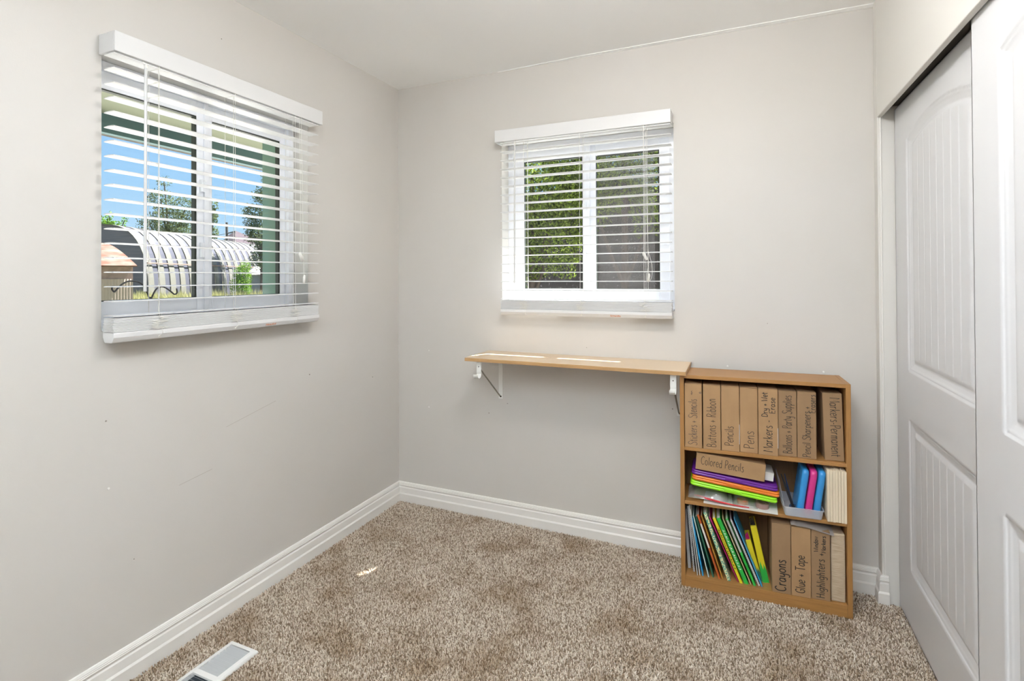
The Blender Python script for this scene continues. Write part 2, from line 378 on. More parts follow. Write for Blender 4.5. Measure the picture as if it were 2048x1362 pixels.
# ------------------------------------------------------------------ blinds
def blind(T, va0, va1, sa0, sa1, lad, wand_a, wand_z1, pull_a, label, loop):
    """T(a,i,z): i = distance into the room"""
    root = empty('window_blind', T((va0+va1)/2, 0, 2.03)); L = root.location.copy()
    TT = lambda a, i, z: tuple(Vector(T(a, i, z))-L)
    tag(root, label, 'blind', 'white horizontal window blinds')
    MB().box(va0, va1, .076, .085, 2.030, 2.094, TT).add([], []).build('valance', 'blind', root, bevel=.0025)
    rr = MB().box(va0, va0+.008, .001, .076, 2.030, 2.094, TT); rr.build('valance_return', 'blind', root, bevel=.002)
    MB().box(va1-.008, va1, .001, .076, 2.030, 2.094, TT).build('valance_return', 'blind', root, bevel=.002)
    MB().box(sa0+.004, sa1-.004, .006, .060, 2.040, 2.088, TT).build('headrail', 'blind', root, bevel=.002)
    pitch = .0457
    me = None
    def slat(z, i0=.029, i1=.080, da=0, tilt=0):
        nonlocal me
        if me is None:
            n = 6; prof = []
            for k in range(n+1):
                s = k/n; prof.append((.0505*(s-.5), .0012*(1-(2*s-1)**2)+.0014))
            prof += [(p, q-.0029) for p, q in reversed(prof)]
            b = MB().prism(prof, lambda a, p, q: tuple(Vector(T(a, p, q))-Vector(T(0, 0, 0))), sa0-(sa0+sa1)/2, sa1-(sa0+sa1)/2)
            o = b.build('slat', 'blind', root); me = o.data
        else:
            o = bpy.data.objects.new('slat', me); COL.objects.link(o); o.parent = root
        o.location = TT((sa0+sa1)/2+da, (i0+i1)/2, z)
        return o
    for k in range(19): slat(2.0238-k*pitch)
    zt = 1.1500
    for k in range(12): slat(zt+.0017+k*.0037, da=random.uniform(-.002, .002), i0=.029+random.uniform(-.002, .002), i1=.080)
    # bottom rail with chamfered underside
    prof = [(.028, 1.149), (.081, 1.149), (.0825, 1.147), (.0825, 1.134), (.074, 1.119), (.070, 1.117), (.038, 1.117), (.034, 1.119), (.0265, 1.134), (.0265, 1.147)]
    rail = MB().prism(prof, lambda a, p, q: TT(a, p, q), sa0-.001, sa1+.001).build('bottom_rail', 'blind', root, bevel=.001)
    for c in lad:
        cap = MB(); cap.tube([TT(c+.004, .0745, 1.1265), TT(c+.004, .0785, 1.1235)], [.005, .0035], 10); cap.build('cord_button', 'cord', rail)
    st = MB().box(lad[2]-.16, lad[2]-.055, .0765, .0785, 1.1235, 1.1290, TT)
    # ladders: front and back cords with a rung under each slat
    for c in lad:
        b = MB()
        for i in (.0268, .0826):
            pts = [TT(c+random.uniform(-.0004, .0004), i, 2.045-k*.0457) for k in range(0, 19)]+[TT(c, i, 1.192)]
            b.tube(pts, .0008, 5)
        for k in range(19): b.tube([TT(c, .0268, 2.0215-k*pitch), TT(c, .0826, 2.0215-k*pitch)], .0006, 4)
        b.tube([TT(c+.014, .055, 2.045), TT(c+.014, .055, 1.19)], .0009, 5)
        b.build('ladder_cord', 'cord', root)
        # slack ladder bunched against the stack
        sq = MB()
        for s in range(3):
            pts = []; z = 1.192
            for k in range(13):
                pts.append(TT(c+random.uniform(-.020, .020)+(.010 if k % 2 else -.010), .0845+random.uniform(0, .004), z)); z -= .0034
            sq.tube(smoothpts(pts, 4), .0008, 4)
        sq.tube(smoothpts([TT(c+.014, .055, 1.196), TT(c+.006, .084, 1.198), TT(c+.002, .086, 1.190)], 4), .0008, 4)
        sq.tube(smoothpts([TT(c+.006, .085, 1.152), TT(c+.010, .087, 1.140), TT(c+.004, .081, 1.127)], 4), .0008, 4)
        sq.build('bunched_cord', 'cord', root)
    # tilt wand
    MB().tube([TT(wand_a, .088, 2.012), TT(wand_a-.004, .090, wand_z1)], .0048, 6).build('tilt_wand', 'wandp', root)
    hk = MB().tube(smoothpts([TT(wand_a, .070, 2.036), TT(wand_a, .080, 2.020), TT(wand_a, .088, 2.018), TT(wand_a, .088, 2.008)], 4), .0022, 6)
    hk.tube([TT(wand_a, .088, 2.016), TT(wand_a, .088, 2.006)], .0055, 8); hk.build('wand_hook', 'cord', root)
    # pull cords and tassels
    b = MB(); zt1, zt2 = 1.395, 1.315
    b.tube(smoothpts([TT(pull_a-.006, .084, 2.03), TT(pull_a-.004, .088, 1.7), TT(pull_a-.006, .088, zt1+.01)], 5), .0008, 5)
    b.tube(smoothpts([TT(pull_a+.004, .084, 2.03), TT(pull_a+.006, .089, 1.7), TT(pull_a+.012, .089, zt1), TT(pull_a+.014, .089, zt2+.01)], 5), .0008, 5)
    if loop:
        b.tube(smoothpts([TT(pull_a+.01, .089, 1.44), TT(pull_a+.028, .089, 1.37), TT(pull_a+.026, .089, 1.31), TT(pull_a+.008, .089, 1.29), TT(pull_a+.006, .089, 1.33), TT(pull_a+.014, .089, 1.38)], 5), .0009, 5)
    b.build('pull_cord', 'cord', root)
    def tassel(p, q, r):
        MB().tube([TT(*p), TT(*[p[i]*.75+q[i]*.25 for i in range(3)]), TT(*q)], [r*.55, r, r*.9], 10).build('cord_tassel', 'cord', root, smooth=True)
    tassel((pull_a-.012, .090, zt1+.035), (pull_a+.006, .090, zt1-.002), .0075)
    tassel((pull_a+.016, .090, zt2+.015), (pull_a+.012, .090, zt2-.022), .0060)
    return root, rail, TT
B1 = lambda a, i, z: (i, a, z)
B2 = lambda a, i, z: (a, -i, z)
bl1, rail1, TTa = blind(B1, -1.590, -.705, -1.590, -.728, (-1.452, -1.165, -.868), -1.499, 1.276, -.840,
    'white slatted blind hanging over the left wall window, a street view between its slats', False)
bl2, rail2, TTb = blind(B2, .678, 1.579, .708, 1.577, (.842, 1.142, 1.453), .796, 1.283, 1.462,
    'white slatted blind on the back wall window above the wooden shelf', True)
for (TT, rl, a) in ((TTa, rail1, -1.02), (TTb, rail2, 1.29)):
    s = MB().add([TT(a, .0765, 1.1222), TT(a+.050, .0765, 1.1222), TT(a+.050, .0804, 1.1290), TT(a, .0804, 1.1290), TT(a, .0745, 1.124), TT(a+.05, .0745, 1.124), TT(a+.05, .0785, 1.131), TT(a, .0785, 1.131)],
       [(0, 1, 2, 3), (4, 7, 6, 5), (0, 4, 5, 1), (2, 6, 7, 3), (0, 3, 7, 4), (1, 5, 6, 2)])
    s.build('warning_sticker', mat('sticker print', (.62, .18, .08), .5, noise=(300, (.7, .62, .55), .45, .55, 3)), rl)

# ------------------------------------------------------------------ wall shelf
sh = empty('wall_shelf', (1.13, 0, .9135)); tag(sh, 'light maple laminate shelf on white metal brackets under the back window', 'shelf')
SL = sh.location.copy()
S = lambda *p: tuple(Vector(p)-SL)
def slab(pts, z0, z1):
    n = len(pts); m = MB(); m.add([S(x, y, z0) for x, y in pts]+[S(x, y, z1) for x, y in pts], [tuple(range(n))[::-1], tuple(range(n, 2*n))]+[(k, (k+1) % n, n+(k+1) % n, n+k) for k in range(n)]); return m
slab([(.600, -.2785), (1.653, -.2785), (1.653, -.0015), (.597, -.0015)], .8975, .9135).build('board', 'shelfw', sh, bevel=.0012)
slab([(.600, -.2822), (1.655, -.2822), (1.655, -.2787), (.600, -.2787)], .8972, .9133).build('edge_band', 'shelfe', sh, bevel=.001)
slab([(1.6532, -.2787), (1.6552, -.2787), (1.6552, -.0017), (1.6532, -.0017)], .8974, .9133).build('edge_band', 'shelfe', sh)
def bracket(x):
    root = MB()
    w_ = .0125
    root.box(x-w_, x+w_, -.0035, -.0005, .655, .897)
    o = MB()
    vs = lambda m: [S(*p) for p in m]
    b = MB(); b.box(x-w_, x+w_, -.0035, -.0005, .655, .897); b.box(x-w_, x+w_, -.262, -.003, .8940, .8970)
    b.v = vs(b.v); br = b.build('bracket', 'bracket', sh, bevel=.001)
    # hanging strap with a curled rod cup
    pts = [(-.262, .8965), (-.2625, .845), (-.2615, .834), (-.2660, .8225), (-.2760, .8165), (-.2880, .8180), (-.2960, .8260), (-.2985, .8360)]
    P = smoothpts(pts, 4); h = MB(); n = len(P)
    for (yy, zz) in P:
        h.v += [S(x-w_, yy, zz), S(x+w_, yy, zz)]
    for i, (yy, zz) in enumerate(P):
        j = min(i+1, n-1); k = max(i-1, 0); d = Vector((P[j][0]-P[k][0], P[j][1]-P[k][1])).normalized(); nx, nz = -d.y*.0022, d.x*.0022
        h.v += [S(x-w_, yy+nx, zz+nz), S(x+w_, yy+nx, zz+nz)]
    for i in range(n-1):
        a, b2 = 2*i, 2*n+2*i
        h.f += [(a, a+1, a+3, a+2), (b2, b2+2, b2+3, b2+1), (a, a+2, b2+2, b2), (a+1, b2+1, b2+3, a+3)]
    h.f += [(0, 2*n, 2*n+1, 1), (2*n-2, 2*n-1, 4*n-1, 4*n-2)]
    h.build('rod_hook', 'bracket', br)
    MB().tube([S(x-.004, -.250, .862), S(x-.004, -.008, .672)], .0038, 8).build('brace', mat('bracket brace', (.30, .27, .22), .5, .3), br)
    MB().tube([S(x, -.0035, .667), S(x, -.0062, .667)], [.005, .004], 10).build('screw', 'screw', br); MB().tube([S(x, -.2632, .870), S(x, -.2655, .870)], .0025, 8).build('screw', 'screw', br)
bracket(.670); bracket(1.601)

# ------------------------------------------------------------------ bookcase
FLp = Vector((1.6265, -.2505)); ANG = math.atan2(.0266, .6271); BW, BD, BH = .6277, .198, .897
bc = empty('bookcase', (FLp.x, FLp.y, 0), ANG); tag(bc, 'low oak laminate bookcase with three shelves standing on the carpet in the corner', 'bookcase')
t_ = .0172
MB().box(0, t_, 0, BD, -.004, BH).build('side_panel', 'wood', bc, bevel=.001)
MB().box(BW-t_, BW, 0, BD, -.004, BH).build('side_panel', 'wood', bc, bevel=.001)
MB().box(t_, BW-t_, 0, BD-.004, BH-.0158, BH-.0006).build('top_panel', 'woodh', bc, bevel=.001)
MB().box(t_, BW-t_, .001, BD-.004, .5755, .590).build('shelf', 'woodh', bc, bevel=.001)
MB().box(t_, BW-t_, .001, BD-.004, .3475, .3625).build('shelf', 'woodh', bc, bevel=.001)
MB().box(t_, BW-t_, .001, BD-.004, .030, .045).build('shelf', 'woodh', bc, bevel=.001)
MB().box(t_, BW-t_, .002, .016, -.004, .0298).build('kick_board', 'woodh', bc, bevel=.001)
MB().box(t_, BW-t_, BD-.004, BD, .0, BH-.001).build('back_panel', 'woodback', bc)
ca, sa = math.cos(ANG), math.sin(ANG)
def LP(s, d, z): return (FLp.x+s*ca-d*sa, FLp.y+s*sa+d*ca, z)   # local bookcase -> world

# ------------------------------------------------------------------ handwriting
GL = {
 'S': (7, ['7,8.6 5.6,9.8 3,10 1.4,8.2 2.6,6.2 5.6,4.6 6.8,2.4 5.4,.3 2.6,-.2 .4,1.2']), 't': (4.2, ['2,8.6 2,1 3.4,.1', '0,6 4.2,6.2']), 'i': (2, ['1,5.6 1,0', '1,7.6 1.1,8.1']),
 'c': (5, ['4.6,5 2.6,6 .6,4 .6,1.8 2.2,0 4.9,.8']), 'k': (5.2, ['1,10 1,0', '4.8,6 1.2,2.8', '2,3.4 5,0']), 'e': (5, ['.8,3 4.6,3.4 4,5.5 2.4,6 .5,4 .7,1.3 2.4,0 4.8,.9']),
 'r': (4.2, ['1,6 1,0', '1,3.8 2.4,5.7 4.1,5.5']), 's': (4.4, ['4.1,5.4 2.2,6 1,4.7 3.7,2.5 3.6,.6 2,0 .4,.7']), '+': (4.6, ['2.2,1 2.2,5.4', '.2,3.2 4.4,3.2']), 'n': (5.2, ['1,6 1,0', '1,3.8 2.7,6 4.3,4.8 4.6,0']),
 'l': (2, ['1,10 1,0']), 'B': (6.4, ['1,10 1,0', '1,10 4.5,9.6 5,7.2 3.4,5.4 1,5.2', '1,5.2 4.8,4.8 6,2.4 4.4,.3 1,0']), 'u': (5.2, ['.8,6 .9,1.6 2.5,0 4.3,1.7', '4.5,6 4.6,0']), 'o': (5.4, ['2.8,6 .8,4.6 .7,1.6 2.7,0 4.7,1.5 4.7,4.6 2.8,6']),
 'R': (6, ['1,10 1,0', '1,10 4.8,9.6 5.2,7 3.4,5.3 1,5', '2.8,5.1 5.8,0']), 'b': (5.4, ['1,10 1,0', '1,4.2 3,6 5,4 4.5,1 2.5,0 1,1.2']), 'P': (5.6, ['1,10 1,0', '1,10 4.8,9.7 5.3,7 3.5,5 1,4.8']),
 'M': (8, ['!.4,0 1.2,10 4,3.6 6.8,10 7.6,0']), 'a': (5.3, ['4.4,5 2.4,6 .5,4 .6,1.4 2.3,0 4.3,1.7', '4.6,6 4.7,0']), '-': (3.4, ['.3,3.2 3,3.2']), 'D': (6.8, ['1,10 1,0', '1,10 5,9 6.4,5 4.8,1 1,0']),
 'y': (5.2, ['.8,6 1.1,2.4 2.8,1.4 4.4,3', '4.6,6 4.6,-1.5 3,-3.3 1,-2.6']), 'W': (8, ['!.2,10 2,0 4,7 6,0 7.8,10']), 'E': (6, ['!5.6,10 1,10 1,0 5.7,0', '1,5.2 4.8,5.2']), 'p': (5.3, ['1,6 1,-3.3', '1,4.4 3,6 4.9,4 4.4,1 2.5,.1 1,1.2']),
 'h': (5.2, ['1,10 1,0', '1,3.8 2.8,6 4.4,4.6 4.6,0']), 'm': (7.4, ['1,6 1,0', '1,4.4 2.4,6 3.7,5 3.8,0', '3.8,4.4 5.2,6 6.5,5 6.7,0']), 'd': (5.3, ['4.4,4.8 2.4,6 .5,4 .6,1.3 2.3,0 4.4,1.6', '4.7,10 4.7,0']),
 'C': (6.8, ['6,8.6 4,10 1.4,8.4 .6,5 1.4,1.6 4,0 6.5,1.4']), 'G': (7, ['6,8.6 4,10 1.4,8.4 .6,5 1.4,1.6 4,0 6.2,1.2 6.3,4.3 3.9,4.3']), 'T': (7, ['0,10 7,10', '3.5,10 3.5,0']), 'H': (7, ['1,10 1,0', '6,10 6,0', '1,5.2 6,5.2']),
 'g': (5.3, ['4.4,5 2.4,6 .5,4.2 .8,1.5 2.5,.6 4.4,2', '4.7,6 4.6,-1.8 3,-3.3 .9,-2.6']), 'w': (6.4, ['!.4,6 1.6,0 3.2,4.6 4.8,0 6,6']), ' ': (3.4, []), '~': (7, ['0,4 2,7 3,3 5,6 7,4'])}
def writing(text, P, cap, length, wpen, rnd):
    """ribbon strokes; P(along, upv) -> point in the part's space, text fitted to length"""
    tot = sum(GL[c][0]+1.1 for c in text); wpen = wpen*1.4; sxx = length/tot; sy = cap/10; b = MB(); x = 0
    for ch in text:
        gw, strokes = GL[ch]; jy = rnd.uniform(-.25, .25)
        for sstr in strokes:
            sharp = sstr[0] == '!'; sstr = sstr.lstrip('!')
            pts = [tuple(map(float, q.split(','))) for q in sstr.split()]
            pts = [(px+rnd.uniform(-.12, .12), py_+rnd.uniform(-.15, .15)+jy) for px, py_ in pts]
            if not sharp: pts = smoothpts(pts, 4)
            q = [Vector(((x+px)*sxx, py_*sy)) for px, py_ in pts]; n = len(q); o = len(b.v)
            for i in range(n):
                d = (q[min(i+1, n-1)]-q[max(i-1, 0)]); d = d.normalized() if d.length > 0 else Vector((1, 0)); nn = Vector((-d.y, d.x))*wpen/2
                b.v += [P(*(q[i]+nn)), P(*(q[i]-nn))]
            for i in range(n-1): b.f.append((o+2*i, o+2*i+1, o+2*i+3, o+2*i+2))
        x += gw+1.1
    return b

# ------------------------------------------------------------------ cardboard cartons
def carton(s, d, z, wd, ht, dp, label, lines, tilt=0, m='card', group='labelled cardboard cartons on the bookcase', flap=0, down=False, seam=False, penw=.0016, ink='ink', lean=0):
    """upright slim carton; (s,d,z) front-left-bottom in bookcase coordinates; lines: (text, baseline offset, cap, start, end)"""
    r = empty('cardboard_box', LP(s, d, z)); r.rotation_euler = (0, tilt, ANG); tag(r, label, 'box', group)
    b = MB().box(0, wd, 0, dp, 0, ht-.0012); b.build('carton', m, r, bevel=.0016)
    # top flap, a hair wider, lifting at the front
    f = MB(); f.add([(0.001, -.0008, ht), (wd*.97, -.0008, ht+flap), (wd*.97, dp, ht), (.001, dp, ht), (0.001, -.0008, ht-.0016), (wd*.97, -.0008, ht-.0016+flap), (wd*.97, dp, ht-.0016), (.001, dp, ht-.0016)],
        [(0, 1, 2, 3), (7, 6, 5, 4), (0, 4, 5, 1), (1, 5, 6, 2), (2, 6, 7, 3), (3, 7, 4, 0)]); f.build('top_flap', m, r)
    MB().box(wd-.0012, wd+.0004, -.0012, .004, ht*.12, ht*.42).build('closure_tab', 'paper', r) if seam else None
    rnd = random.Random(hash(lines[0][0]) % 1000 if 0 else len(lines[0][0])*7+int(s*1000))
    for (txt, base, cap, z0, z1) in lines:
        if down: P = lambda a, u, base=base, z0=z0: (base+u, -.0006, ht-z0-a)
        else: P = lambda a, u, base=base, z0=z0: (base-u, -.0006, z0+a)
        writing(txt, P, cap, z1-z0, penw, rnd).build('handwriting', ink, r, fix=False)
    return r
ZS1, ZS2, ZS3 = .5902, .3627, .0452
carton(.0195, .004, ZS1, .0690, .269, .165, 'cardboard box marked Stickers + Stencils, leftmost on the top shelf', [('Stickers + Stencils', .049, .034, .010, .206), ('~', .036, .014, .222, .242), ('o', .066, .012, .230, .238)], flap=.001, ink='inkg', penw=.0013)
carton(.0930, .002, ZS1, .0685, .268, .165, 'cardboard box marked Buttons + Ribbon', [('Buttons + Ribbon', .050, .036, .010, .214)], flap=.001, penw=.0014)
carton(.1640, .005, ZS1, .0695, .268, .165, 'cardboard box marked Pencils', [('Pencils', .046, .034, .022, .105)], flap=.001, seam=True, penw=.0014)
carton(.2355, .009, ZS1, .0670, .266, .165, 'cardboard box marked Pens', [('Pens', .053, .038, .017, .092)], flap=.004, penw=.0014)
carton(.3040, .002, ZS1, .0715, .268, .165, 'cardboard box marked Markers - Dry + Wet Erase', [('Markers -', .051, .034, .015, .145), ('Dry + Wet', .034, .022, .155, .256), ('Erase', .061, .021, .170, .236)], seam=True, penw=.0018, flap=.001)
carton(.3775, .016, ZS1, .0665, .263, .155, 'cardboard box marked Balloons + Party Supplies', [('Balloons + Party Supplies', .049, .033, .012, .246)], m='cardd', penw=.0014)
carton(.4460, .014, ZS1, .0665, .264, .155, 'cardboard box marked Pencil Sharpeners + Erasers', [('Pencil Sharpeners +', .046, .028, .006, .208), ('Erasers', .063, .021, .182, .256)], penw=.0014, m='cardd')
carton(.5420, .020, ZS1, .0665, .264, .150, 'cardboard box marked Markers-Permanent, leaning alone at the right end', [('Markers-Permanent', .024, .034, .018, .250)], tilt=math.radians(-1.6), down=True, penw=.0015, m='cardd')
carton(.3492, .0025, ZS3, .0680, .276, .170, 'tall cardboard box marked Crayons on the bottom shelf', [('Crayons', .050, .038, .008, .136)], penw=.0026, m='cardd')
carton(.4190, .0025, ZS3, .0685, .273, .170, 'cardboard box marked Glue + Tape beside the Crayons box', [('Glue + Tape', .047, .033, .015, .165)], penw=.0020)
carton(.4890, .0070, ZS3, .0655, .270, .165, 'cardboard box marked Highlighters + Window Markers', [('Highlighters +', .046, .029, .008, .186), ('Window', .024, .015, .186, .246), ('Markers', .050, .015, .186, .252)], penw=.0018, m='cardd')
# colored pencils carton lying on the cases
def carton_flat():
    r = empty('cardboard_box', LP(.0605, .008, .4990)); r.rotation_euler = (0, math.radians(4.4), ANG)
    tag(r, 'long cardboard box marked Colored Pencils lying on the plastic cases', 'box', 'labelled cardboard cartons on the bookcase')
    MB().box(0, .266, 0, .125, 0, .070).build('carton', 'card', r, bevel=.0016)
    writing('Colored Pencils', lambda a, u: (.020+a, -.0006, .024+u), .034, .168, .0014, random.Random(5)).build('handwriting', 'ink', r, fix=False)
carton_flat()

# ------------------------------------------------------------------ plastic pencil cases lying flat
def case_mesh(L, D_, Ht, r=.018, n=8, m=5):
    """rounded slab: rounded plan corners and bullnosed edge"""
    b = MB(); rings = []
    lev = [(-1, .0), (-.92, .45), (-.6, .82), (0, 1), (.6, .82), (.92, .45), (1, 0)]
    ed = Ht*.5
    for (h, k) in lev:
        ins = ed*(1-k)*.8; ring = []
        for cx, cy, a0 in ((L-r, D_-r, 0), (r, D_-r, 90), (r, r, 180), (L-r, r, 270)):
            for i in range(n+1):
                a = math.radians(a0+90*i/n); rr = r-ins
                ring.append((cx+rr*math.cos(a), cy+rr*math.sin(a), Ht/2+h*Ht/2))
        rings.append(ring)
    N = len(rings[0])
    for ring in rings: b.v += ring
    for j in range(len(rings)-1):
        for k in range(N): b.f.append((j*N+k, j*N+(k+1) % N, (j+1)*N+(k+1) % N, (j+1)*N+k))
    b.f.append(tuple(range(N))[::-1]); b.f.append(tuple((len(rings)-1)*N+k for k in range(N)))
    return b
def flatcase(s, z, L, Ht, mt, label, tilt, d=.004):
    r = empty('pencil_case', LP(s, d, z)); r.rotation_euler = (0, tilt, ANG); tag(r, label, 'pencil case', 'bright plastic cases stacked flat')
    case_mesh(L, .165, Ht*.56).build('case_base', mt, r, smooth=True)
    lid = case_mesh(L-.003, .162, Ht*.50); lid.v = [(x+.0015, y+.0015, z_+Ht*.50) for x, y, z_ in lid.v]; lid.build('case_lid', mt, r, smooth=True)
    MB().box(L*.4, L*.6, -.0015, .003, Ht*.3, Ht*.75).build('latch', mt, r, bevel=.001)
tl = math.radians(5.6)
flatcase(.0385, .4305, .336, .0195, 'lime', 'lime green plastic case at the bottom of the flat stack', tl, .003)
flatcase(.0450, .4535, .338, .0190, 'orange', 'orange plastic case between the purple and green ones', tl, .006)
flatcase(.0430, .4755, .334, .0190, 'purple', 'purple plastic case topmost of the flat stack', tl, .009)
# sheets of white paper, ribbon, tape rolls and clear bags below the cases
def sheet(name, pts, th, mt, label, cat):
    n = len(pts); b = MB(); b.add([LP(*p) for p in pts]+[LP(p[0], p[1], p[2]+th) for p in pts], [tuple(range(n))[::-1], tuple(range(n, 2*n))]+[(k, (k+1) % n, n+(k+1) % n, n+k) for k in range(n)])
    return tag(b.build(name, mt), label, cat)
sheet('paper_booklet', [(.0917, -.0030, .3630), (.3707, -.0160, .3630), (.3790, .110, .3630), (.100, .125, .3630)], .0035, 'paper', 'white paper booklet poking out under the clutter of the middle shelf', 'booklet')
sheet('folded_leaflet', [(.125, .010, .3700), (.195, .004, .3700), (.190, .09, .3730), (.120, .09, .3730)], .003, 'paper', 'folded white leaflet tucked under the clear bag', 'leaflet')
rb = MB(); rnd = random.Random(3)
for k in range(5):
    y0 = rnd.uniform(.0, .02); rb.tube(smoothpts([LP(.055+.01*k, .02+y0, .378+rnd.uniform(0, .006)), LP(.10, .008+y0*.4, .382-.001*k), LP(.155, .0+y0*.3, .3775-.001*k), LP(.21, -.002+y0*.3, .3715), LP(.235+.008*k, .0, .3695)], 5), [.0022]*21, 6)
tag(rb.build('red_ribbon', 'scarf'), 'bunch of thin red ribbon lying over the white booklet', 'ribbon')
def roll(s, d, z, R, r, h, mt, label, axis='z', mt2=None):
    b = MB(); n = 28
    prof = [(R, 0), (R, h), (r, h), (r, 0)]
    for k in range(n):
        a = 2*PI*k/n
        for (rr, hh) in prof:
            b.v.append((rr*math.cos(a), rr*math.sin(a), hh) if axis == 'z' else (rr*math.cos(a), hh, rr*math.sin(a)))
    for k in range(n):
        for j in range(4):
            a = k*4+j; a2 = k*4+(j+1) % 4; b_ = ((k+1) % n)*4+j; b2 = ((k+1) % n)*4+(j+1) % 4; b.f.append((a, a2, b2, b_))
    o = b.build('tape_roll', mt, smooth=False); o.location = LP(s, d, z); o.rotation_euler = (0, 0, ANG); tag(o, label, 'tape', 'tape rolls on the middle shelf'); return o
roll(.245, .045, .3670, .022, .013, .016, mat('orange paper tape', (.62, .22, .08), .5), 'orange tape roll in a clear bag under the green case')
roll(.318, .030, .3668, .025, .014, .019, mat('pinkish brown tape', (.30, .19, .17), .35), 'brownish tape roll to the right of the orange one')
def bag(s0, s1, d0, d1, z0, z1, seed, label):
    rnd = np.random.RandomState(seed); n, m = 22, 12; V = []; 
    g = rnd.uniform(-1, 1, (m, n))
    for _ in range(2): g = (g+np.roll(g, 1, 0)+np.roll(g, 1, 1)+np.roll(g, -1, 1))/2.2
    for j in range(m):
        for i in range(n):
            u, v = i/(n-1), j/(m-1); env = (math.sin(PI*u)*math.sin(PI*v))**.5 if 0 < u < 1 and 0 < v < 1 else 0
            V.append(LP(s0+(s1-s0)*u, d0+(d1-d0)*v, z0+(z1-z0)*env*(.75+.25*g[j, i])))
    F = [(j*n+i, j*n+i+1, (j+1)*n+i+1, (j+1)*n+i) for j in range(m-1) for i in range(n-1)]
    o = len(V); V += [(x, y, min(z, LP(0, 0, z0)[2]+.001)) for x, y, z in V]
    F += [tuple(o+q for q in f[::-1]) for f in F]
    b = MB().add(V, F); ob = b.build('plastic_bag', 'bag', fix=False); tag(ob, label, 'bag', 'clear bags on the middle shelf')
    for p in ob.data.polygons: p.use_smooth = True
bag(.030, .190, .005, .14, .3765, .428, 2, 'crumpled clear plastic bag at the left end below the green case')
bag(.205, .300, .004, .12, .3668, .398, 9, 'small clear plastic bag around the orange tape')
bg_ = MB().box(0, .035, 0, .10, 0, .034); ob = bg_.build('paper_pad', 'paper', bevel=.001); ob.location = LP(.325, .035, .478); ob.rotation_euler = (0, tl, ANG); tag(ob, 'small white pad beside the Colored Pencils box', 'pad')

# ------------------------------------------------------------------ clear bin with three upright cases and scissors
bn = empty('storage_bin', LP(.392, -.012, ZS2)); bn.rotation_euler = (0, 0, ANG); tag(bn, 'shallow clear plastic bin on the right of the middle shelf', 'bin')
def tub(w0, w1, d0, d1, h, t, r):
    b = MB(); N = 0; rings = []
    def ring(wd, dp, z, ins):
        R = []; cx, cy = w1/2, d1/2; hw, hd = wd/2-ins, dp/2-ins; rr = max(r-ins, .002)
        for sx_, sy_, a0 in ((1, 1, 0), (-1, 1, 90), (-1, -1, 180), (1, -1, 270)):
            for i in range(5):
                a = math.radians(a0+90*i/4); R.append((cx+sx_*(hw-rr)+rr*math.cos(a), cy+sy_*(hd-rr)+rr*math.sin(a), z))
        return R
    rs = [ring(w0, d0, 0, 0), ring(w1, d1, h, 0), ring(w1+.004, d1+.004, h, 0), ring(w1+.004, d1+.004, h+.003, 0), ring(w1, d1, h+.003, t), ring(w0, d0, t, t)]
    N = len(rs[0])
    for q in rs: b.v += q
    for j in range(len(rs)-1):
        for k in range(N): b.f.append((j*N+k, j*N+(k+1) % N, (j+1)*N+(k+1) % N, (j+1)*N+k))
    b.f.append(tuple(range(N))[::-1]); b.f.append(tuple((len(rs)-1)*N+k for k in range(N)))
    return b
tub(.130, .140, .150, .160, .034, .002, .012).build('tub', 'clearplas', bn, smooth=False)
lidb = MB().box(0, .0018, 0, .13, 0, .10); lo = lidb.build('upright_lid', 'clearplas', bn); lo.location = (.002, .02, .034); lo.rotation_euler = (0, math.radians(-9), 0)
def upcase(s, mt, label, h=.184, wd=.0245):
    r = empty('pencil_case', LP(s, .002, ZS2+.0045)); r.rotation_euler = (0, math.radians(8.0), ANG); tag(r, label, 'pencil case', 'plastic cases standing in the clear bin')
    c = case_mesh(h, .125, wd, .020); c.v = [(z, y, x) for x, y, z in c.v]; c.build('case_body', mt, r, smooth=True)
upcase(.4375, 'blueplas', 'blue plastic case standing left of the pink one')
upcase(.4665, 'pinkplas', 'pink plastic case standing between two blue ones')
upcase(.4950, 'blueplas', 'blue plastic case standing right of the pink one')
sc = empty('scissors', LP(.402, .030, ZS2+.009)); sc.rotation_euler = (0, 0, ANG); tag(sc, 'dark scissors leaning open ended in the clear bin left of the blue case', 'scissors')
MB().tube([(.030, 0, .012), (.006, .002, .080), (-.014, .004, .140)], [.006, .005, .0015], 8).build('blade', 'black', sc)
MB().tube([(.026, .006, .012), (.012, .008, .080), (.0, .010, .140)], [.005, .004, .0012], 8).build('blade', mat('dark steel', (.03, .05, .12), .3, .7), sc)
hb = MB(); hb.tube([(.030+.013*math.cos(a), 0, .014+.013*math.sin(a)) for a in np.linspace(0, 2*PI, 17)], .003, 6); hb.build('handle', mat('dark blue handle', (.02, .06, .14), .35), sc)

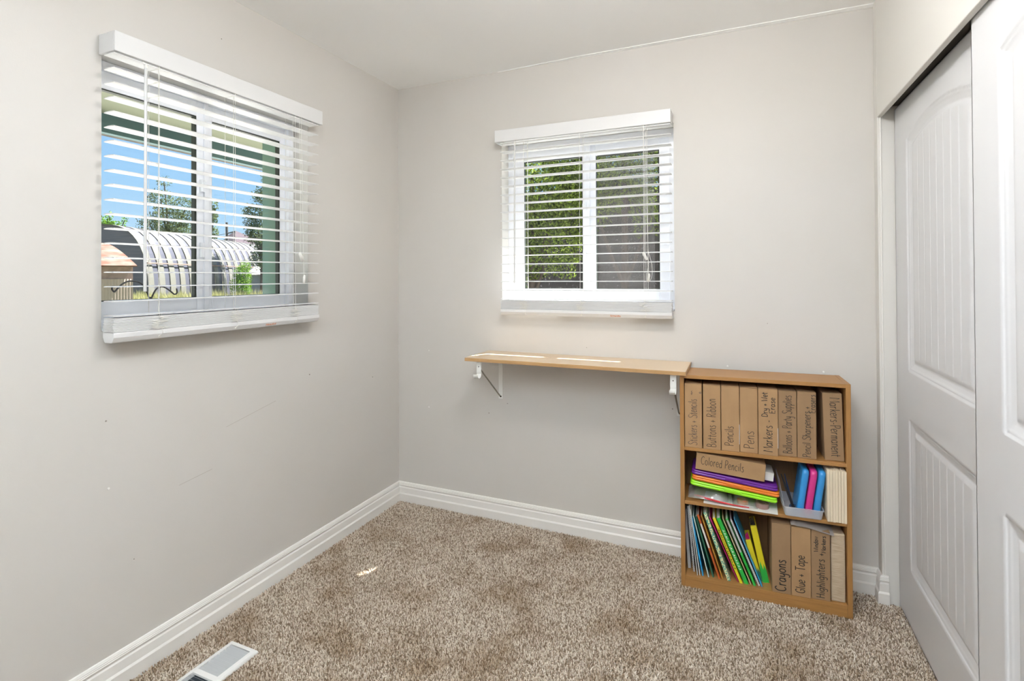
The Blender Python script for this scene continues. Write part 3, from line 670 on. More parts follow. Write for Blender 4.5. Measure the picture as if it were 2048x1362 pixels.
# ------------------------------------------------------------------ paper packs
def pack(s0, s1, d, z0, z1, dp, n, mts, name, label, part, lean=0):
    r = empty(name, LP(s0, d, z0)); r.rotation_euler = (0, lean, ANG); tag(r, label, 'paper'); x = 0; rnd = random.Random(4); wd = (s1-s0)/n
    for k in range(n):
        MB().box(x, x+wd*.93, rnd.uniform(0, .004), dp, 0, (z1-z0)+rnd.uniform(-.004, .002)).build(part, mts[k % len(mts)], r, bevel=.0006); x += wd
    return r
pack(.5435, .6095, -.011, ZS2, .5640, .175, 7, ['cream'], 'envelope_pack', 'pack of cream envelopes standing at the right end of the middle shelf', 'envelope')
MTl = mat('stacked card edges', (.52, .42, .30), .85, noise=(60, (.38, .29, .19), .42, .6, 4, (.4, .4, 12)))
pk = MB().box(0, .0485, 0, .16, 0, .264).build('card_stack', MTl, bevel=.004); pk.location = LP(.5585, .016, ZS3); pk.rotation_euler = (0, 0, ANG)
tag(pk, 'stack of tan index cards standing on edge at the right end of the bottom shelf', 'paper')
# grey translucent sheet curving over the cartons
b = MB(); n = 14
for i in range(n):
    u = i/(n-1); s = .418+.150*u; z = .3285-.005*u-.016*max(0, u-.35)+.003*math.sin(u*5)
    for (d, dz) in ((-.004+.004*u, -.0035 if u > .15 else 0), (.05, .004), (.14, .005)): b.v.append(LP(s, d, z+dz+(.004 if d > 0 else -.001)))
for i in range(n-1):
    for j in range(2): a = i*3+j; b.f.append((a, a+1, a+4, a+3))
fo = b.build('plastic_sleeve', 'film'); tag(fo, 'limp grey plastic sleeve draped over the Glue + Tape and Highlighters boxes', 'sleeve')
sd = fo.modifiers.new('s', 'SOLIDIFY'); sd.thickness = .0008

# ------------------------------------------------------------------ leaning books on the bottom shelf
def book(sb, st, d, ht_z, th, cover, label, kind='book', pages='paper', dp=.150, title=None, band=None):
    """bottom at (sb,d,ZS3), top leaning left to st at height ht_z"""
    h = math.hypot(sb-st, ht_z-ZS3); ang = math.atan2(st-sb, ht_z-ZS3); dp = min(dp, .190-d); h -= 0.0
    nm = {'book': 'workbook', 'spiral': 'spiral_notebook', 'paper': 'paper_folder'}[kind]
    r = empty(nm, LP(sb, d, ZS3+.001)); r.rotation_euler = (0, ang, ANG); tag(r, label, 'notebook' if kind == 'spiral' else 'book', 'thin books leaning on the bottom shelf')
    lift = abs(math.sin(ang))*th
    o = MB().box(-th, 0, 0, dp, 0, h)
    if kind == 'book':
        c = MB(); c.box(-th, -th+.0006, 0, dp, 0, h); c.box(-.0006, 0, 0, dp, 0, h); c.box(-th, 0, -.0006, .0004, 0, h); c.build('cover', cover, r)
        MB().box(-th+.0007, -.0007, .001, dp-.003, .001, h-.002).build('pages', pages, r)
        if band:
            MB().box(-th*.95, -th*.05, -.0013, -.0007, h*band[0], h*band[1]).build('spine_band', band[2], r)
        if title:
            rnd = random.Random(int(sb*1000)); wr = MB()
            z = h*.22
            while z < h*.82:
                L = rnd.uniform(.006, .016); wr.box(-th*.72, -th*.30, -.0012, -.0007, z, z+L*.35); wr.box(-th*.80, -th*.55, -.0012, -.0007, z+L*.5, z+L*.7); z += L
            wr.build('spine_print', title, r)
    elif kind == 'paper':
        c = MB(); c.box(-th, -th+.0006, 0, dp, 0, h); c.box(-.0006, 0, 0, dp, 0, h); c.build('cover', cover, r)
        MB().box(-th+.0007, -.0007, .001, dp-.003, .001, h-.002).build('pages', pages, r)
    else:
        MB().box(-th, -th+.0008, .004, dp, 0, h).build('cover', cover, r); MB().box(-.0008, 0, .004, dp, 0, h).build('cover', cover, r)
        MB().box(-th+.0012, -.0012, .005, dp-.003, .001, h-.002).build('pages', pages, r)
        c = MB(); n = int(h/.0085)
        for k in range(n):
            z = .006+k*.0085; c.tube([(-th/2+(th/2+.0008)*math.cos(a), .001+(.0040)*math.sin(a), z+.0012*math.sin(a)) for a in np.linspace(0, 2*PI, 9)], .0006, 4, cap=False)
        c.build('spiral_binding', 'coil', r)
    return r
MT['coil'] = mat('white coil wire', (.75, .75, .75), .3)
MT['bblue'] = mat('sky blue cover', (.03, .30, .58), .35); MT['bteal'] = mat('teal cover', (.02, .22, .20), .4); MT['bdg'] = mat('dark green cover', (.03, .13, .08), .4)
MT['brust'] = mat('rust orange cover', (.46, .10, .025), .4); MT['bgold'] = mat('golden brown cover', (.42, .20, .03), .4)
MT['bpat'] = mat('teal patterned spine', (.02, .28, .24), .5, noise=(170, (.78, .76, .42), .45, .55, 4)); MT['byel'] = mat('yellow cover', (.72, .60, .02), .4)
MT['bmag'] = mat('magenta cover', (.34, .01, .12), .35); MT['bgreen'] = mat('bright green cover', (.03, .42, .06), .35); MT['btan'] = mat('tan cover', (.42, .28, .13), .5)
MT['bplum'] = mat('plum cover', (.12, .03, .08), .4); MT['greyp'] = mat('grey paper', (.42, .42, .42), .7)
BK = [
 (.038, .0205, .060, .300, .012, 'greyp', 'grey paper folder standing against the left side of the bookcase', 'paper', 'greyp', None, None),
 (.055, .0315, .034, .3250, .007, 'black', 'black spiral notebook, leftmost of the leaning books', 'spiral', 'greyp', None, None),
 (.0668, .0345, .0131, .3376, .0030, 'greyp', 'thin light grey folder right of the black spiral notebook', 'paper', 'paper', None, None),
 (.0764, .0400, .0166, .3205, .0030, 'paper', 'thin white paper folder left of the sky blue book', 'paper', 'paper', None, None),
 (.0896, .0470, .0200, .2870, .0055, 'bblue', 'thin sky blue book near the left of the leaning row', 'book', 'paper', None, None),
 (.1124, .0530, .0152, .2960, .0050, 'bteal', 'thin white edged book with a teal cover', 'paper', 'paper', None, None),
 (.1312, .0640, .0240, .2900, .0060, 'bdg', 'thin dark green book left of the rust orange one', 'book', 'paper', None, None),
 (.1560, .0720, .0209, .3005, .0075, 'brust', 'rust orange book with a white stripe along its spine', 'book', 'paper', None, (.48, .86, 'paper')),
 (.1670, .0850, .0251, .2976, .0050, 'bgold', 'golden brown book behind the rust orange one', 'book', 'paper', None, None),
 (.1960, .1020, .0200, .3160, .0125, 'bpat', 'book with a teal and cream patterned spine, widest of the left half', 'book', 'paper', None, None),
 (.2265, .1170, .0252, .2968, .0040, 'bmag', 'thin magenta book left of the yellow one', 'book', 'paper', None, None),
 (.2410, .1370, .0191, .2987, .0105, 'byel', 'yellow book with black print on the spine', 'book', 'paper', 'ink', None),
 (.2640, .1560, .0208, .3013, .0150, 'bgreen', 'thick bright green book with white print', 'book', 'paper', 'paper', None),
 (.2745, .1690, .0213, .2995, .0035, 'btan', 'thin tan book right of the thick green one', 'paper', 'cream', None, None),
 (.2915, .1860, .0173, .3039, .0085, 'bgreen', 'green book with a pale top half right of the tan one', 'book', 'paper', None, (.5, .98, 'greyp')),
 (.3075, .2010, .0205, .3009, .0070, 'bplum', 'white paged spiral notebook with plum covers', 'spiral', 'paper', None, None),
 (.3158, .2130, .0208, .3051, .0035, 'bblue', 'thin sky blue book, rightmost of the leaning row', 'book', 'paper', None, None)]
for (sb, st, d, hz, th, cv, lb, kd, pg, tt, bd) in BK: book(sb, st, d, hz, th, cv, lb, kd, pg, title=tt, band=bd)
# crayon boxes leaning behind
def crayon(sb, st, d, hz, wd, label, top):
    h = math.hypot(sb-st, hz-ZS3); ang = math.atan2(st-sb, hz-ZS3)
    r = empty('crayon_box', LP(sb, d, ZS3+.001)); r.rotation_euler = (0, ang, ANG); tag(r, label, 'box', 'crayon boxes behind the leaning books')
    MB().box(-wd, 0, 0, .095, 0, h*.97).build('carton', 'byel', r, bevel=.001)
    g = MB(); zz = h*.30
    g.add([(-wd-.0004, -.0006, .002), (.0004, -.0006, .002), (.0004, -.0006, zz*.7), (-wd*.25, -.0006, zz*1.1), (-wd*.45, -.0006, zz*.75), (-wd*.7, -.0006, zz*1.25), (-wd-.0004, -.0006, zz*.8)], [tuple(range(7))]); g.build('green_print', 'bgreen' if top else 'bdg', r, fix=False)
    pz = MB(); rnd = random.Random(2)
    for k in range(4): x = -wd+.004+k*(wd-.006)/4; pz.tube([(x, .012, h*.9), (x, .012, h*1.08+.003*k)], [.0035, .0015], 6)
    pz.build('crayon_tips', MT['bmag'] if not top else MT['black'], r)
crayon(.3200, .2740, .060, .215, .020, 'small yellow crayon box right behind the sky blue book', False)
crayon(.3440, .2960, .058, .280, .024, 'tall yellow and green crayon box left of the Crayons carton', True)

# ------------------------------------------------------------------ floor vent
vt = empty('floor_vent', (.234, -1.40, 0)); tag(vt, 'white metal floor vent with louvres set in the carpet by the left wall', 'vent')
vx0, vx1, vy0, vy1 = -.065, .065, -.152, .152
f = MB(); zi, zo = .0105, .004
def ringf(o0, o1, z0, z1):
    a = [(vx0+o0, vy0+o0, z0), (vx1-o0, vy0+o0, z0), (vx1-o0, vy1-o0, z0), (vx0+o0, vy1-o0, z0)]; c = [(vx0+o1, vy0+o1, z1), (vx1-o1, vy0+o1, z1), (vx1-o1, vy1-o1, z1), (vx0+o1, vy1-o1, z1)]
    return MB().add(a+c, [(k, (k+1) % 4, 4+(k+1) % 4, 4+k) for k in range(4)])
for q in (ringf(0, 0, -.002, zo), ringf(0, .003, zo, .0085), ringf(.003, .018, .0085, zi), ringf(.018, .018, zi, -.006)): f.add(q.v, q.f)
f.box(vx0+.018, vx1-.018, -.009, .009, .004, zi)
f.build('vent_frame', 'vent', vt, fix=False)
MB().box(vx0+.012, vx1-.012, vy0+.012, vy1-.012, -.0075, -.0055).build('duct_opening', 'duct', vt)
for bank, (y0, y1, sg) in enumerate(((.010, .132, 1), (-.132, -.010, -1))):
    for k in range(10):
        y = y0+(k+.5)*(y1-y0)/10; b = MB(); dy = -.0040*sg
        b.add([(vx0+.018, y-dy, .0098), (vx1-.018, y-dy, .0098), (vx1-.018, y+dy*.72, .0012), (vx0+.018, y+dy*.72, .0012), (vx0+.018, y-dy*.86, .0098), (vx1-.018, y-dy*.86, .0098), (vx1-.018, y+dy*.86, .0012), (vx0+.018, y+dy*.86, .0012)],
              [(0, 1, 2, 3), (7, 6, 5, 4), (0, 4, 5, 1), (3, 2, 6, 7), (0, 3, 7, 4), (1, 5, 6, 2)]); b.build('louver', 'louver', vt)

# ------------------------------------------------------------------ carpet pile
def carpet():
    rs = np.random.RandomState(1); sp = .0052
    xs = np.arange(.017, 2.46, sp); ys = np.arange(-2.25, -.017, sp); X, Y = np.meshgrid(xs, ys); X = X.ravel(); Y = Y.ravel()
    X = X+rs.uniform(-.5, .5, len(X))*sp; Y = Y+rs.uniform(-.5, .5, len(Y))*sp
    keep = ~((X > .172) & (X < .296) & (Y > -1.549) & (Y < -1.251)) & (X > .0175) & (Y < -.0175) & ~((X > W-.001) & (Y > -.058))
    # not under the bookcase
    dx = X-FLp.x; dy = Y-FLp.y; s = dx*ca+dy*sa; d = -dx*sa+dy*ca
    keep &= ~((s > .003) & (s < BW-.003) & (d > .003))
    X = X[keep]; Y = Y[keep]; n = len(X)
    a = rs.uniform(0, 2*PI, n); lean = rs.uniform(.001, .0065, n); h = rs.uniform(.0075, .0125, n); r = rs.uniform(.0019, .0030, n); tw = rs.uniform(0, 2*PI, n)
    z0 = -.0085
    V = np.zeros((n, 7, 3))
    for k in range(3):
        t = tw+k*2*PI/3
        V[:, k, 0] = X+r*np.cos(t); V[:, k, 1] = Y+r*np.sin(t); V[:, k, 2] = z0
        t2 = t+1.0; m = .55; rr = r*.95
        V[:, 3+k, 0] = X+np.cos(a)*lean*m+rr*np.cos(t2); V[:, 3+k, 1] = Y+np.sin(a)*lean*m+rr*np.sin(t2); V[:, 3+k, 2] = z0+h*.72
    V[:, 6, 0] = X+np.cos(a)*lean; V[:, 6, 1] = Y+np.sin(a)*lean; V[:, 6, 2] = z0+h
    tri = []
    for k in range(3):
        k2 = (k+1) % 3; tri += [(k, k2, 3+k2), (k, 3+k2, 3+k), (3+k, 3+k2, 6)]
    tri = np.array(tri); Fq = (tri[None]+(np.arange(n)*7)[:, None, None]).reshape(-1, 3)
    at = np.repeat(rs.uniform(0, 1, n), 7)
    m = bpy.data.materials.new('carpet yarn'); m.use_nodes = True; t = m.node_tree; b = t.nodes['Principled BSDF']; b.inputs['Roughness'].default_value = .95; b.inputs['Specular IOR Level'].default_value = .15
    an = t.nodes.new('ShaderNodeAttribute'); an.attribute_name = 'rnd'
    rp = t.nodes.new('ShaderNodeValToRGB'); el = rp.color_ramp.elements
    el[0].position = 0; el[0].color = (.26, .185, .12, 1); el[1].position = 1; el[1].color = (.95, .87, .76, 1)
    for p, c in ((.18, (.38, .285, .20)), (.42, (.62, .51, .40)), (.72, (.80, .70, .585))): x = el.new(p); x.color = (*c, 1)
    t.links.new(an.outputs['Fac'], rp.inputs[0])
    co = t.nodes.new('ShaderNodeTexCoord'); nz = t.nodes.new('ShaderNodeTexNoise'); nz.inputs['Scale'].default_value = 4.3; nz.inputs['Detail'].default_value = 5; nz.inputs['Roughness'].default_value = .62
    t.links.new(co.outputs['Object'], nz.inputs['Vector'])
    mr = t.nodes.new('ShaderNodeValToRGB'); mr.color_ramp.elements[0].position = .34; mr.color_ramp.elements[0].color = (.66, .58, .49, 1); mr.color_ramp.elements[1].position = .53; mr.color_ramp.elements[1].color = (1, 1, 1, 1)
    t.links.new(nz.outputs[0], mr.inputs[0])
    mx = t.nodes.new('ShaderNodeMix'); mx.data_type = 'RGBA'; mx.blend_type = 'MULTIPLY'; mx.inputs[0].default_value = 1
    t.links.new(rp.outputs[0], mx.inputs[6]); t.links.new(mr.outputs[0], mx.inputs[7]); t.links.new(mx.outputs[2], b.inputs['Base Color'])
    o = npmesh('carpet_pile', V.reshape(-1, 3), Fq, m, attr=at)
    tag(o, 'speckled beige and brown cut pile carpet covering the whole floor', 'carpet', kind='stuff')
carpet()

# ------------------------------------------------------------------ nail holes and scuffs in the walls
MT['mark'] = mat('nail hole plaster', (.30, .27, .24), .9); MT['plug'] = mat('white wall anchor', (.78, .77, .74), .5)
for (x, z, r, m) in ((.2117, .8924, .0035, 'plug'), (.2102, .5652, .0035, 'plug'), (.5967, .5689, .0035, 'mark'), (.7084, .6313, .0028, 'mark'), (1.5681, .6844, .003, 'mark'), (1.8117, .9034, .0045, 'plug'), (2.192, .9025, .0045, 'plug'), (1.978, 1.104, .002, 'mark'), (1.15, .955, .002, 'mark')):
    MB().tube([(x, .0005, z), (x, -.0022, z)], [r, r*.7], 9).build('wall_anchor' if m == 'plug' else 'nail_hole', m, wb)
for (y, z, r, m) in ((-1.1602, 2.26, .002, 'mark'), (-.7046, .8614, .003, 'mark'), (-.2431, .7672, .003, 'mark'), (-1.567, .8633, .003, 'mark'), (-1.5596, .645, .0045, 'plug'), (-1.4825, .382, .002, 'mark')):
    MB().tube([(-.0005, y, z), (.0022, y, z)], [r, r*.7], 9).build('wall_anchor' if m == 'plug' else 'nail_hole', m, wl)
MT['scuff'] = mat('pencil scuff', (.42, .38, .34), .9)
for (y0, z0, y1, z1) in ((-1.14, .73, -.90, .78), (-1.33, .57, -1.20, .585)):
    MB().box(0, 1, 0, 1, 0, 1, lambda a, b, c: (.0004*a, y0+(y1-y0)*b, z0+(z1-z0)*b+.0012*c)).build('scuff_mark', 'scuff', wl)

# ------------------------------------------------------------------ ceiling lamp (out of frame, lights the room)
lp = empty('ceiling_light', (1.55, -1.40, H)); tag(lp, 'round flush glass ceiling light in the middle of the ceiling', 'light')
def lathe(prof, n=32):
    b = MB()
    for (r, z) in prof: b.v += [(r*math.cos(2*PI*k/n), r*math.sin(2*PI*k/n), z) for k in range(n)]
    for j in range(len(prof)-1):
        for k in range(n): b.f.append((j*n+k, j*n+(k+1) % n, (j+1)*n+(k+1) % n, (j+1)*n+k))
    b.f.append(tuple(range(n))); b.f.append(tuple((len(prof)-1)*n+k for k in range(n))[::-1]); return b
lathe([(.12, 0), (.125, -.02), (.11, -.028)]).build('lamp_base', 'lampbase', lp, smooth=True)
lathe([(.05, -.030), (.11, -.055), (.135, -.10), (.125, -.145), (.08, -.18), (.005, -.192)]).build('lamp_shade', 'lamp', lp, smooth=True)

# ------------------------------------------------------------------ outside
GZ = -.45
struct(MB().box(-400, 60, -60, 400, GZ-1, GZ).build('ground', mat('dry ground', (.13, .11, .06), .95, noise=(.8, (.09, .11, .04), .4, .6, 5))))
MT['reflector'] = mat('pale concrete', (.58, .56, .53), .9, noise=(3, (.50, .48, .45), .4, .6, 5))  # pale slabs added out of view to bounce sunlight up through the windows
struct(MB().box(-9, -.16, -7, 8, GZ, GZ+.04).build('bounce_slab_side', 'reflector'))
struct(MB().box(-.15, 7, .16, 3.6, GZ, GZ+.04).build('bounce_slab_back', 'reflector'))
# porch eave outside the left window
ev = empty('porch_eave', (-.5, -.8, 2.06)); tag(ev, 'low porch eave with a teal fascia seen through the top of the left window', 'eave')
E_ = lambda m: [tuple(Vector(p)-ev.location) for p in m]
for nm, bx, mt in (('soffit', (-.78, -.152, -3.5, 1.6, 2.062, 2.085), 'soffit'), ('fascia', (-.785, -.75, -3.5, 1.6, 1.977, 2.062), 'teal'), ('roof_edge', (-.93, -.79, -3.5, 1.6, 2.004, 2.10), 'gutter')):
    b = MB().box(*bx); b.v = E_(b.v); b.build(nm, mt, ev)
rk = MB().box(-.15, 3.3, .152, .46, 2.44, 2.52).build('sun_cut_overhang', 'teal'); tag(rk, 'unseen teal overhang added above the back wall to block high sun', 'eave')  # unseen overhang added to cut the upper sun beam through the back window
fwh = Vector((math.sin(YAW), math.cos(YAW), 0)); rth = Vector((math.cos(YAW), -math.sin(YAW), 0))
def at(u, D, z):
    """world point at horizontal distance D seen under column u of the photograph"""
    p = CAM+float(D)*(fwh+rth*float((u-1024)/F_PX)); return Vector((p.x, p.y, z))
# arched metal hut
P0 = at(298, 38, GZ); P1 = at(552, 61, GZ); ax = (P1-P0); LH = ax.length; ax.normalize(); nl = Vector((-ax.y, ax.x, 0))
hut = empty('arched_hut', P0); tag(hut, 'arched ribbed metal hut striped white and grey beyond the grass', 'hut')
A_, HH = 3.3, 5.75
def arc(t, k=0):   # t 0..1 from right base over the top to left base
    a = PI*t; c = math.cos(a); s_ = math.sin(a)
    x = (abs(c)**.75)*(1 if c > 0 else -1); z = abs(s_)**.80
    return nl*(A_*(1-x))+Vector((0, 0, HH*z))-nl*0
nrib = 17; pitchh = LH/nrib; NT = 26
mw = mat('white metal panel', (.115, .11, .095), .5); mg = mat('grey metal panel', (.052, .052, .070), .5)
for k in range(nrib):
    for half, m_, off in ((0, mw, .0), (1, mg, -.16)):
        b = MB()
        for e_ in (0, 1):
            q = (k+(half+e_)*.5)*pitchh
            for i in range(NT+1):
                b.v.append(tuple(ax*q+arc(i/NT)+(Vector((0, 0, 0)) if not off else (nl*(.06 if i < NT/2 else -.06)+Vector((0, 0, -.03))))))
        for i in range(NT): b.f.append((i, i+1, NT+2+i, NT+1+i))
        o = b.build('roof_panel', m_, hut); s2 = o.modifiers.new('s', 'SOLIDIFY'); s2.thickness = .04
b = MB(); b.v = [tuple(arc(i/NT)+ax*.15) for i in range(NT+1)]; b.f = [tuple(range(NT+1))]; b.v += [tuple(arc(i/NT)+ax*.35) for i in range(NT+1)]; b.f += [tuple(range(NT+1, 2*NT+2))[::-1]]
b.build('end_wall', mat('grey lap siding', (.13, .12, .15), .7, noise=(1, (.10, .10, .13), .4, .6, 2, (1, 1, 9))), hut)
MB().tube([tuple(ax*0+arc(.14)-nl*.12), tuple(ax*LH+arc(.14)-nl*.12)], .05, 5).build('cross_cable', mat('rusty rail', (.2, .12, .1), .7), hut)
# rusty roofed shed with corrugated walls
sd_o = at(266, 22, GZ); shd = empty('tin_shed', sd_o); tag(shd, 'rusty roofed shed with a corrugated wall at the left edge of the window view', 'shed')
_q = (fwh+rth*((262-1024)/F_PX)).normalized(); _a = math.radians(4); ff_ = Vector((_q.x*math.cos(_a)-_q.y*math.sin(_a), _q.x*math.sin(_a)+_q.y*math.cos(_a), 0)); rr_ = Vector((ff_.y, -ff_.x, 0))
def SH(a, d, z): return tuple(rr_*a+ff_*d+Vector((0, 0, z-GZ)))
nc = 46; wv = MB(); wdt = 4.6
for i in range(nc*2+1):
    a = -wdt+wdt*i/(nc*2); dd = .035*(i % 2)
    wv.v += [SH(a, dd, GZ), SH(a, dd, 1.30)]
for i in range(nc*2): wv.f.append((2*i, 2*i+2, 2*i+3, 2*i+1))
wv.build('corrugated_wall', mat('corrugated beige tin', (.40, .31, .26), .7), shd)
MB().add([SH(-wdt, .05, 1.28), SH(0, .05, 1.28), SH(0, .05, 1.86), SH(-wdt, .05, 1.86), SH(-wdt, .2, 1.28), SH(0, .2, 1.28), SH(0, .2, 1.86), SH(-wdt, .2, 1.86)], [(0, 1, 2, 3), (7, 6, 5, 4), (0, 4, 5, 1), (1, 5, 6, 2), (2, 6, 7, 3), (3, 7, 4, 0)]).build('upper_wall', mat('brown eave shade', (.22, .15, .13), .8, noise=(6, (.28, .19, .17), .4, .6, 3)), shd)  # upper wall coloured brown to paint the shade under the eave
MB().add([SH(-wdt, .1, GZ), SH(-.05, .1, GZ), SH(-.05, 4, GZ), SH(-wdt, 4, GZ), SH(-wdt, .1, 1.85), SH(-.05, .1, 1.85), SH(-.05, 4, 1.85), SH(-wdt, 4, 1.85)], [(0, 3, 2, 1), (0, 1, 5, 4), (1, 2, 6, 5), (2, 3, 7, 6), (3, 0, 4, 7)]).build('shed_body', mat('shed boards', (.2, .15, .12), .8), shd)
rf = MB(); n = 12
for i in range(n+1):
    t = i/n; d = -.3+4.4*t; z = 1.86+1.15*math.sin(t*1.25)/math.sin(1.25)
    for a in (-wdt-.2, .12-.9*t): rf.v.append(SH(a, d, z))
for i in range(n): rf.f.append((2*i, 2*i+1, 2*i+3, 2*i+2))
o = rf.build('tin_roof', mat('rusty tin', (.095, .024, .009), .8, noise=(1.6, (.12, .085, .065), .42, .62, 6)), shd); o.modifiers.new('s', 'SOLIDIFY').thickness = .06
# hills, pole
hl = MB(); n = 40
for i in range(n+1):
    u = 120+(760-120)*i/n; zt = 1.3+max(0, 27*math.exp(-((u-500)/130)**2)+3*math.sin(u/23)+1.5*math.sin(u/9))
    hl.v += [tuple(at(u, 300, GZ)), tuple(at(u, 330, zt)), tuple(at(u, 420, zt*.6))]
for i in range(n): hl.f += [(3*i, 3*i+3, 3*i+4, 3*i+1), (3*i+1, 3*i+4, 3*i+5, 3*i+2)]
tag(hl.build('hillside', mat('dry purple hills', (.075, .055, .065), 1)), 'low purplish hill on the horizon', 'hill')
pl = empty('utility_pole', at(456, 75, GZ)); tag(pl, 'dark utility pole with a short crossarm above the hut', 'pole')
MB().tube([(0, 0, 0), (-.25, 0, 9.8)], [.22, .16], 8).build('post', mat('weathered pole', (.06, .055, .055), .9), pl)
MB().tube([tuple(rth*-.2+Vector((0, 0, 8.2))), tuple(rth*1.1+Vector((0, 0, 8.5)))], .10, 6).build('crossarm', mat('pole arm', (.06, .06, .07), .8), pl)
for dz in (8.2, 7.4):
    MB().tube(smoothpts([tuple(rth*-16+Vector((0, 0, dz-2.6))), tuple(rth*-8+Vector((0, 0, dz-1.4))), (0, 0, dz)], 5), .03, 4).build('wire', 'iron', pl)
# far house on the right
fh = MB(); A0 = at(500, 52, GZ)
def FH(a, d, z): return tuple(rth*a+fwh*d+Vector((0, 0, z)))
farh = empty('grey_house', A0); tag(farh, 'low grey house at the right of the left window view', 'house')
MB().add([FH(a, d, z) for z in (0, 2.1) for d in (0, 5) for a in (0, 6)], [(0, 2, 3, 1), (4, 5, 7, 6), (0, 1, 5, 4), (2, 6, 7, 3), (0, 4, 6, 2), (1, 3, 7, 5)]).build('wall', mat('grey house wall', (.22, .24, .28), .8), farh)
MB().add([FH(-.3, -.4, 2.1), FH(6.3, -.4, 2.1), FH(6.3, 2.5, 3.3), FH(-.3, 2.5, 3.3), FH(-.3, -.4, 2.0), FH(6.3, -.4, 2.0), FH(6.3, 2.5, 3.2), FH(-.3, 2.5, 3.2)], [(0, 1, 2, 3), (7, 6, 5, 4), (0, 4, 5, 1), (1, 5, 6, 2), (2, 6, 7, 3), (3, 7, 4, 0)]).build('roof', mat('grey shingle', (.14, .12, .12), .9, noise=(3, (.4, .38, .36), .45, .6, 5)), farh)
MB().add([FH(a, -.05, z) for z in (.7, 1.6) for a in (1.6, 2.6)], [(0, 1, 3, 2)]).build('window', mat('dark pane', (.08, .07, .09), .3), farh)

# wrought iron plant hanger close outside
hx = -2.5
hk = empty('plant_hanger', (hx, .115, GZ)); tag(hk, 'black wrought iron double plant hanger with scrolled arms outside the left window', 'plant hanger')
def HK(pts): return smoothpts([(0, y-.115, z-GZ) for y, z in pts], 6)
MB().tube([(0, -.005, 0), (0, -.003, 1.10), (0, 0, 1.62)], .006, 8).build('stake', 'iron', hk)
MB().tube(HK([(.112, 1.0), (.110, 1.12), (.1037, 1.1731), (.0844, 1.226), (.0424, 1.2827), (-.0283, 1.2993), (-.0789, 1.2844), (-.1144, 1.2541), (-.1392, 1.2256), (-.1492, 1.2190), (-.1631, 1.2400), (-.1560, 1.262)]), .0062, 8).build('scroll_arm', 'iron', hk)
MB().tube(HK([(.118, 1.0), (.122, 1.12), (.131, 1.168), (.1626, 1.228), (.198, 1.249), (.2354, 1.243), (.2852, 1.208), (.312, 1.185), (.335, 1.192), (.336, 1.215), (.3318, 1.2324)]), .0062, 8).build('scroll_arm', 'iron', hk)

# foliage
def leafmat(name, c1, c2, tr=.35):
    m = bpy.data.materials.new(name); m.use_nodes = True; t = m.node_tree; t.nodes.clear()
    o = t.nodes.new('ShaderNodeOutputMaterial'); d = t.nodes.new('ShaderNodeBsdfDiffuse'); tl_ = t.nodes.new('ShaderNodeBsdfTranslucent'); mx = t.nodes.new('ShaderNodeMixShader'); mx.inputs[0].default_value = tr
    a = t.nodes.new('ShaderNodeAttribute'); a.attribute_name = 'rnd'; r = t.nodes.new('ShaderNodeValToRGB'); r.color_ramp.elements[0].color = (*c1, 1); r.color_ramp.elements[1].color = (*c2, 1)
    t.links.new(a.outputs['Fac'], r.inputs[0]); t.links.new(r.outputs[0], d.inputs[0]); t.links.new(r.outputs[0], tl_.inputs[0]); t.links.new(d.outputs[0], mx.inputs[1]); t.links.new(tl_.outputs[0], mx.inputs[2]); t.links.new(mx.outputs[0], o.inputs[0])
    return m
LM = {'dark': leafmat('dark green leaves', (.006, .018, .005), (.32, .42, .07), .5), 'bright': leafmat('bright green leaves', (.05, .12, .01), (.18, .32, .03)), 'olive': leafmat('olive leaves', (.05, .07, .03), (.15, .19, .09)), 'grass': leafmat('dry grass', (.20, .20, .07), (.42, .40, .2), .2)}  # dark leaves: colour ramp paints shaded blacks and sunlit highlights per leaf
def tree(name, base, blobs, nleaf, size, m, label, cat='tree', trunk=.12, group=None, seed=0):
    """base world point; blobs: (dx(right), dy(away), z above ground, r_h, r_v)"""
    root = empty(name, base); tag(root, label, cat, group); rs = np.random.RandomState(seed+5)
    vol = np.array([b[3]**2*b[4] for b in blobs]); cnt = (nleaf*vol/vol.sum()).astype(int); C_ = []
    for (dx, dy, z, rh, rv), c in zip(blobs, cnt):
        p = rs.normal(size=(c, 3)); p /= np.linalg.norm(p, axis=1)[:, None]; p *= (rs.uniform(.25, 1, c)**.45)[:, None]
        p *= (1+.22*np.sin(p[:, 0]*9+seed)*np.cos(p[:, 2]*8))[:, None]
        ctr = np.array(tuple(rth*dx+fwh*dy))+np.array([0, 0, z]); C_.append(ctr+p*np.array([rh, rh, rv]))
    C_ = np.vstack(C_); n = len(C_)
    u = rs.normal(size=(n, 3)); u /= np.linalg.norm(u, axis=1)[:, None]; v = np.cross(u, rs.normal(size=(n, 3))); v /= np.linalg.norm(v, axis=1)[:, None]
    s = (size*rs.uniform(.6, 1.3, n))[:, None]
    V = np.stack([C_-u*s, C_-v*s*.45, C_+u*s, C_+v*s*.45], 1).reshape(-1, 3)
    npmesh('foliage', V, np.arange(n*4).reshape(-1, 4), LM[m], root, np.repeat(rs.uniform(0, 1, n), 4))
    if trunk:
        b = MB(); b.tube([(0, 0, 0), tuple(rth*.02+Vector((0, 0, blobs[0][2])))], [trunk, trunk*.5], 8)
        for (dx, dy, z, rh, rv) in blobs[1:]:
            b.tube(smoothpts([(0, 0, blobs[0][2]*.45), tuple((rth*dx+fwh*dy)*.4+Vector((0, 0, z*.7))), tuple((rth*dx+fwh*dy)+Vector((0, 0, z)))], 4), [trunk*.5]*3+[trunk*.4]*3+[trunk*.25]*3, 6)
        b.build('trunk', mat('bark', (.07, .05, .04), .95), root)
    return root
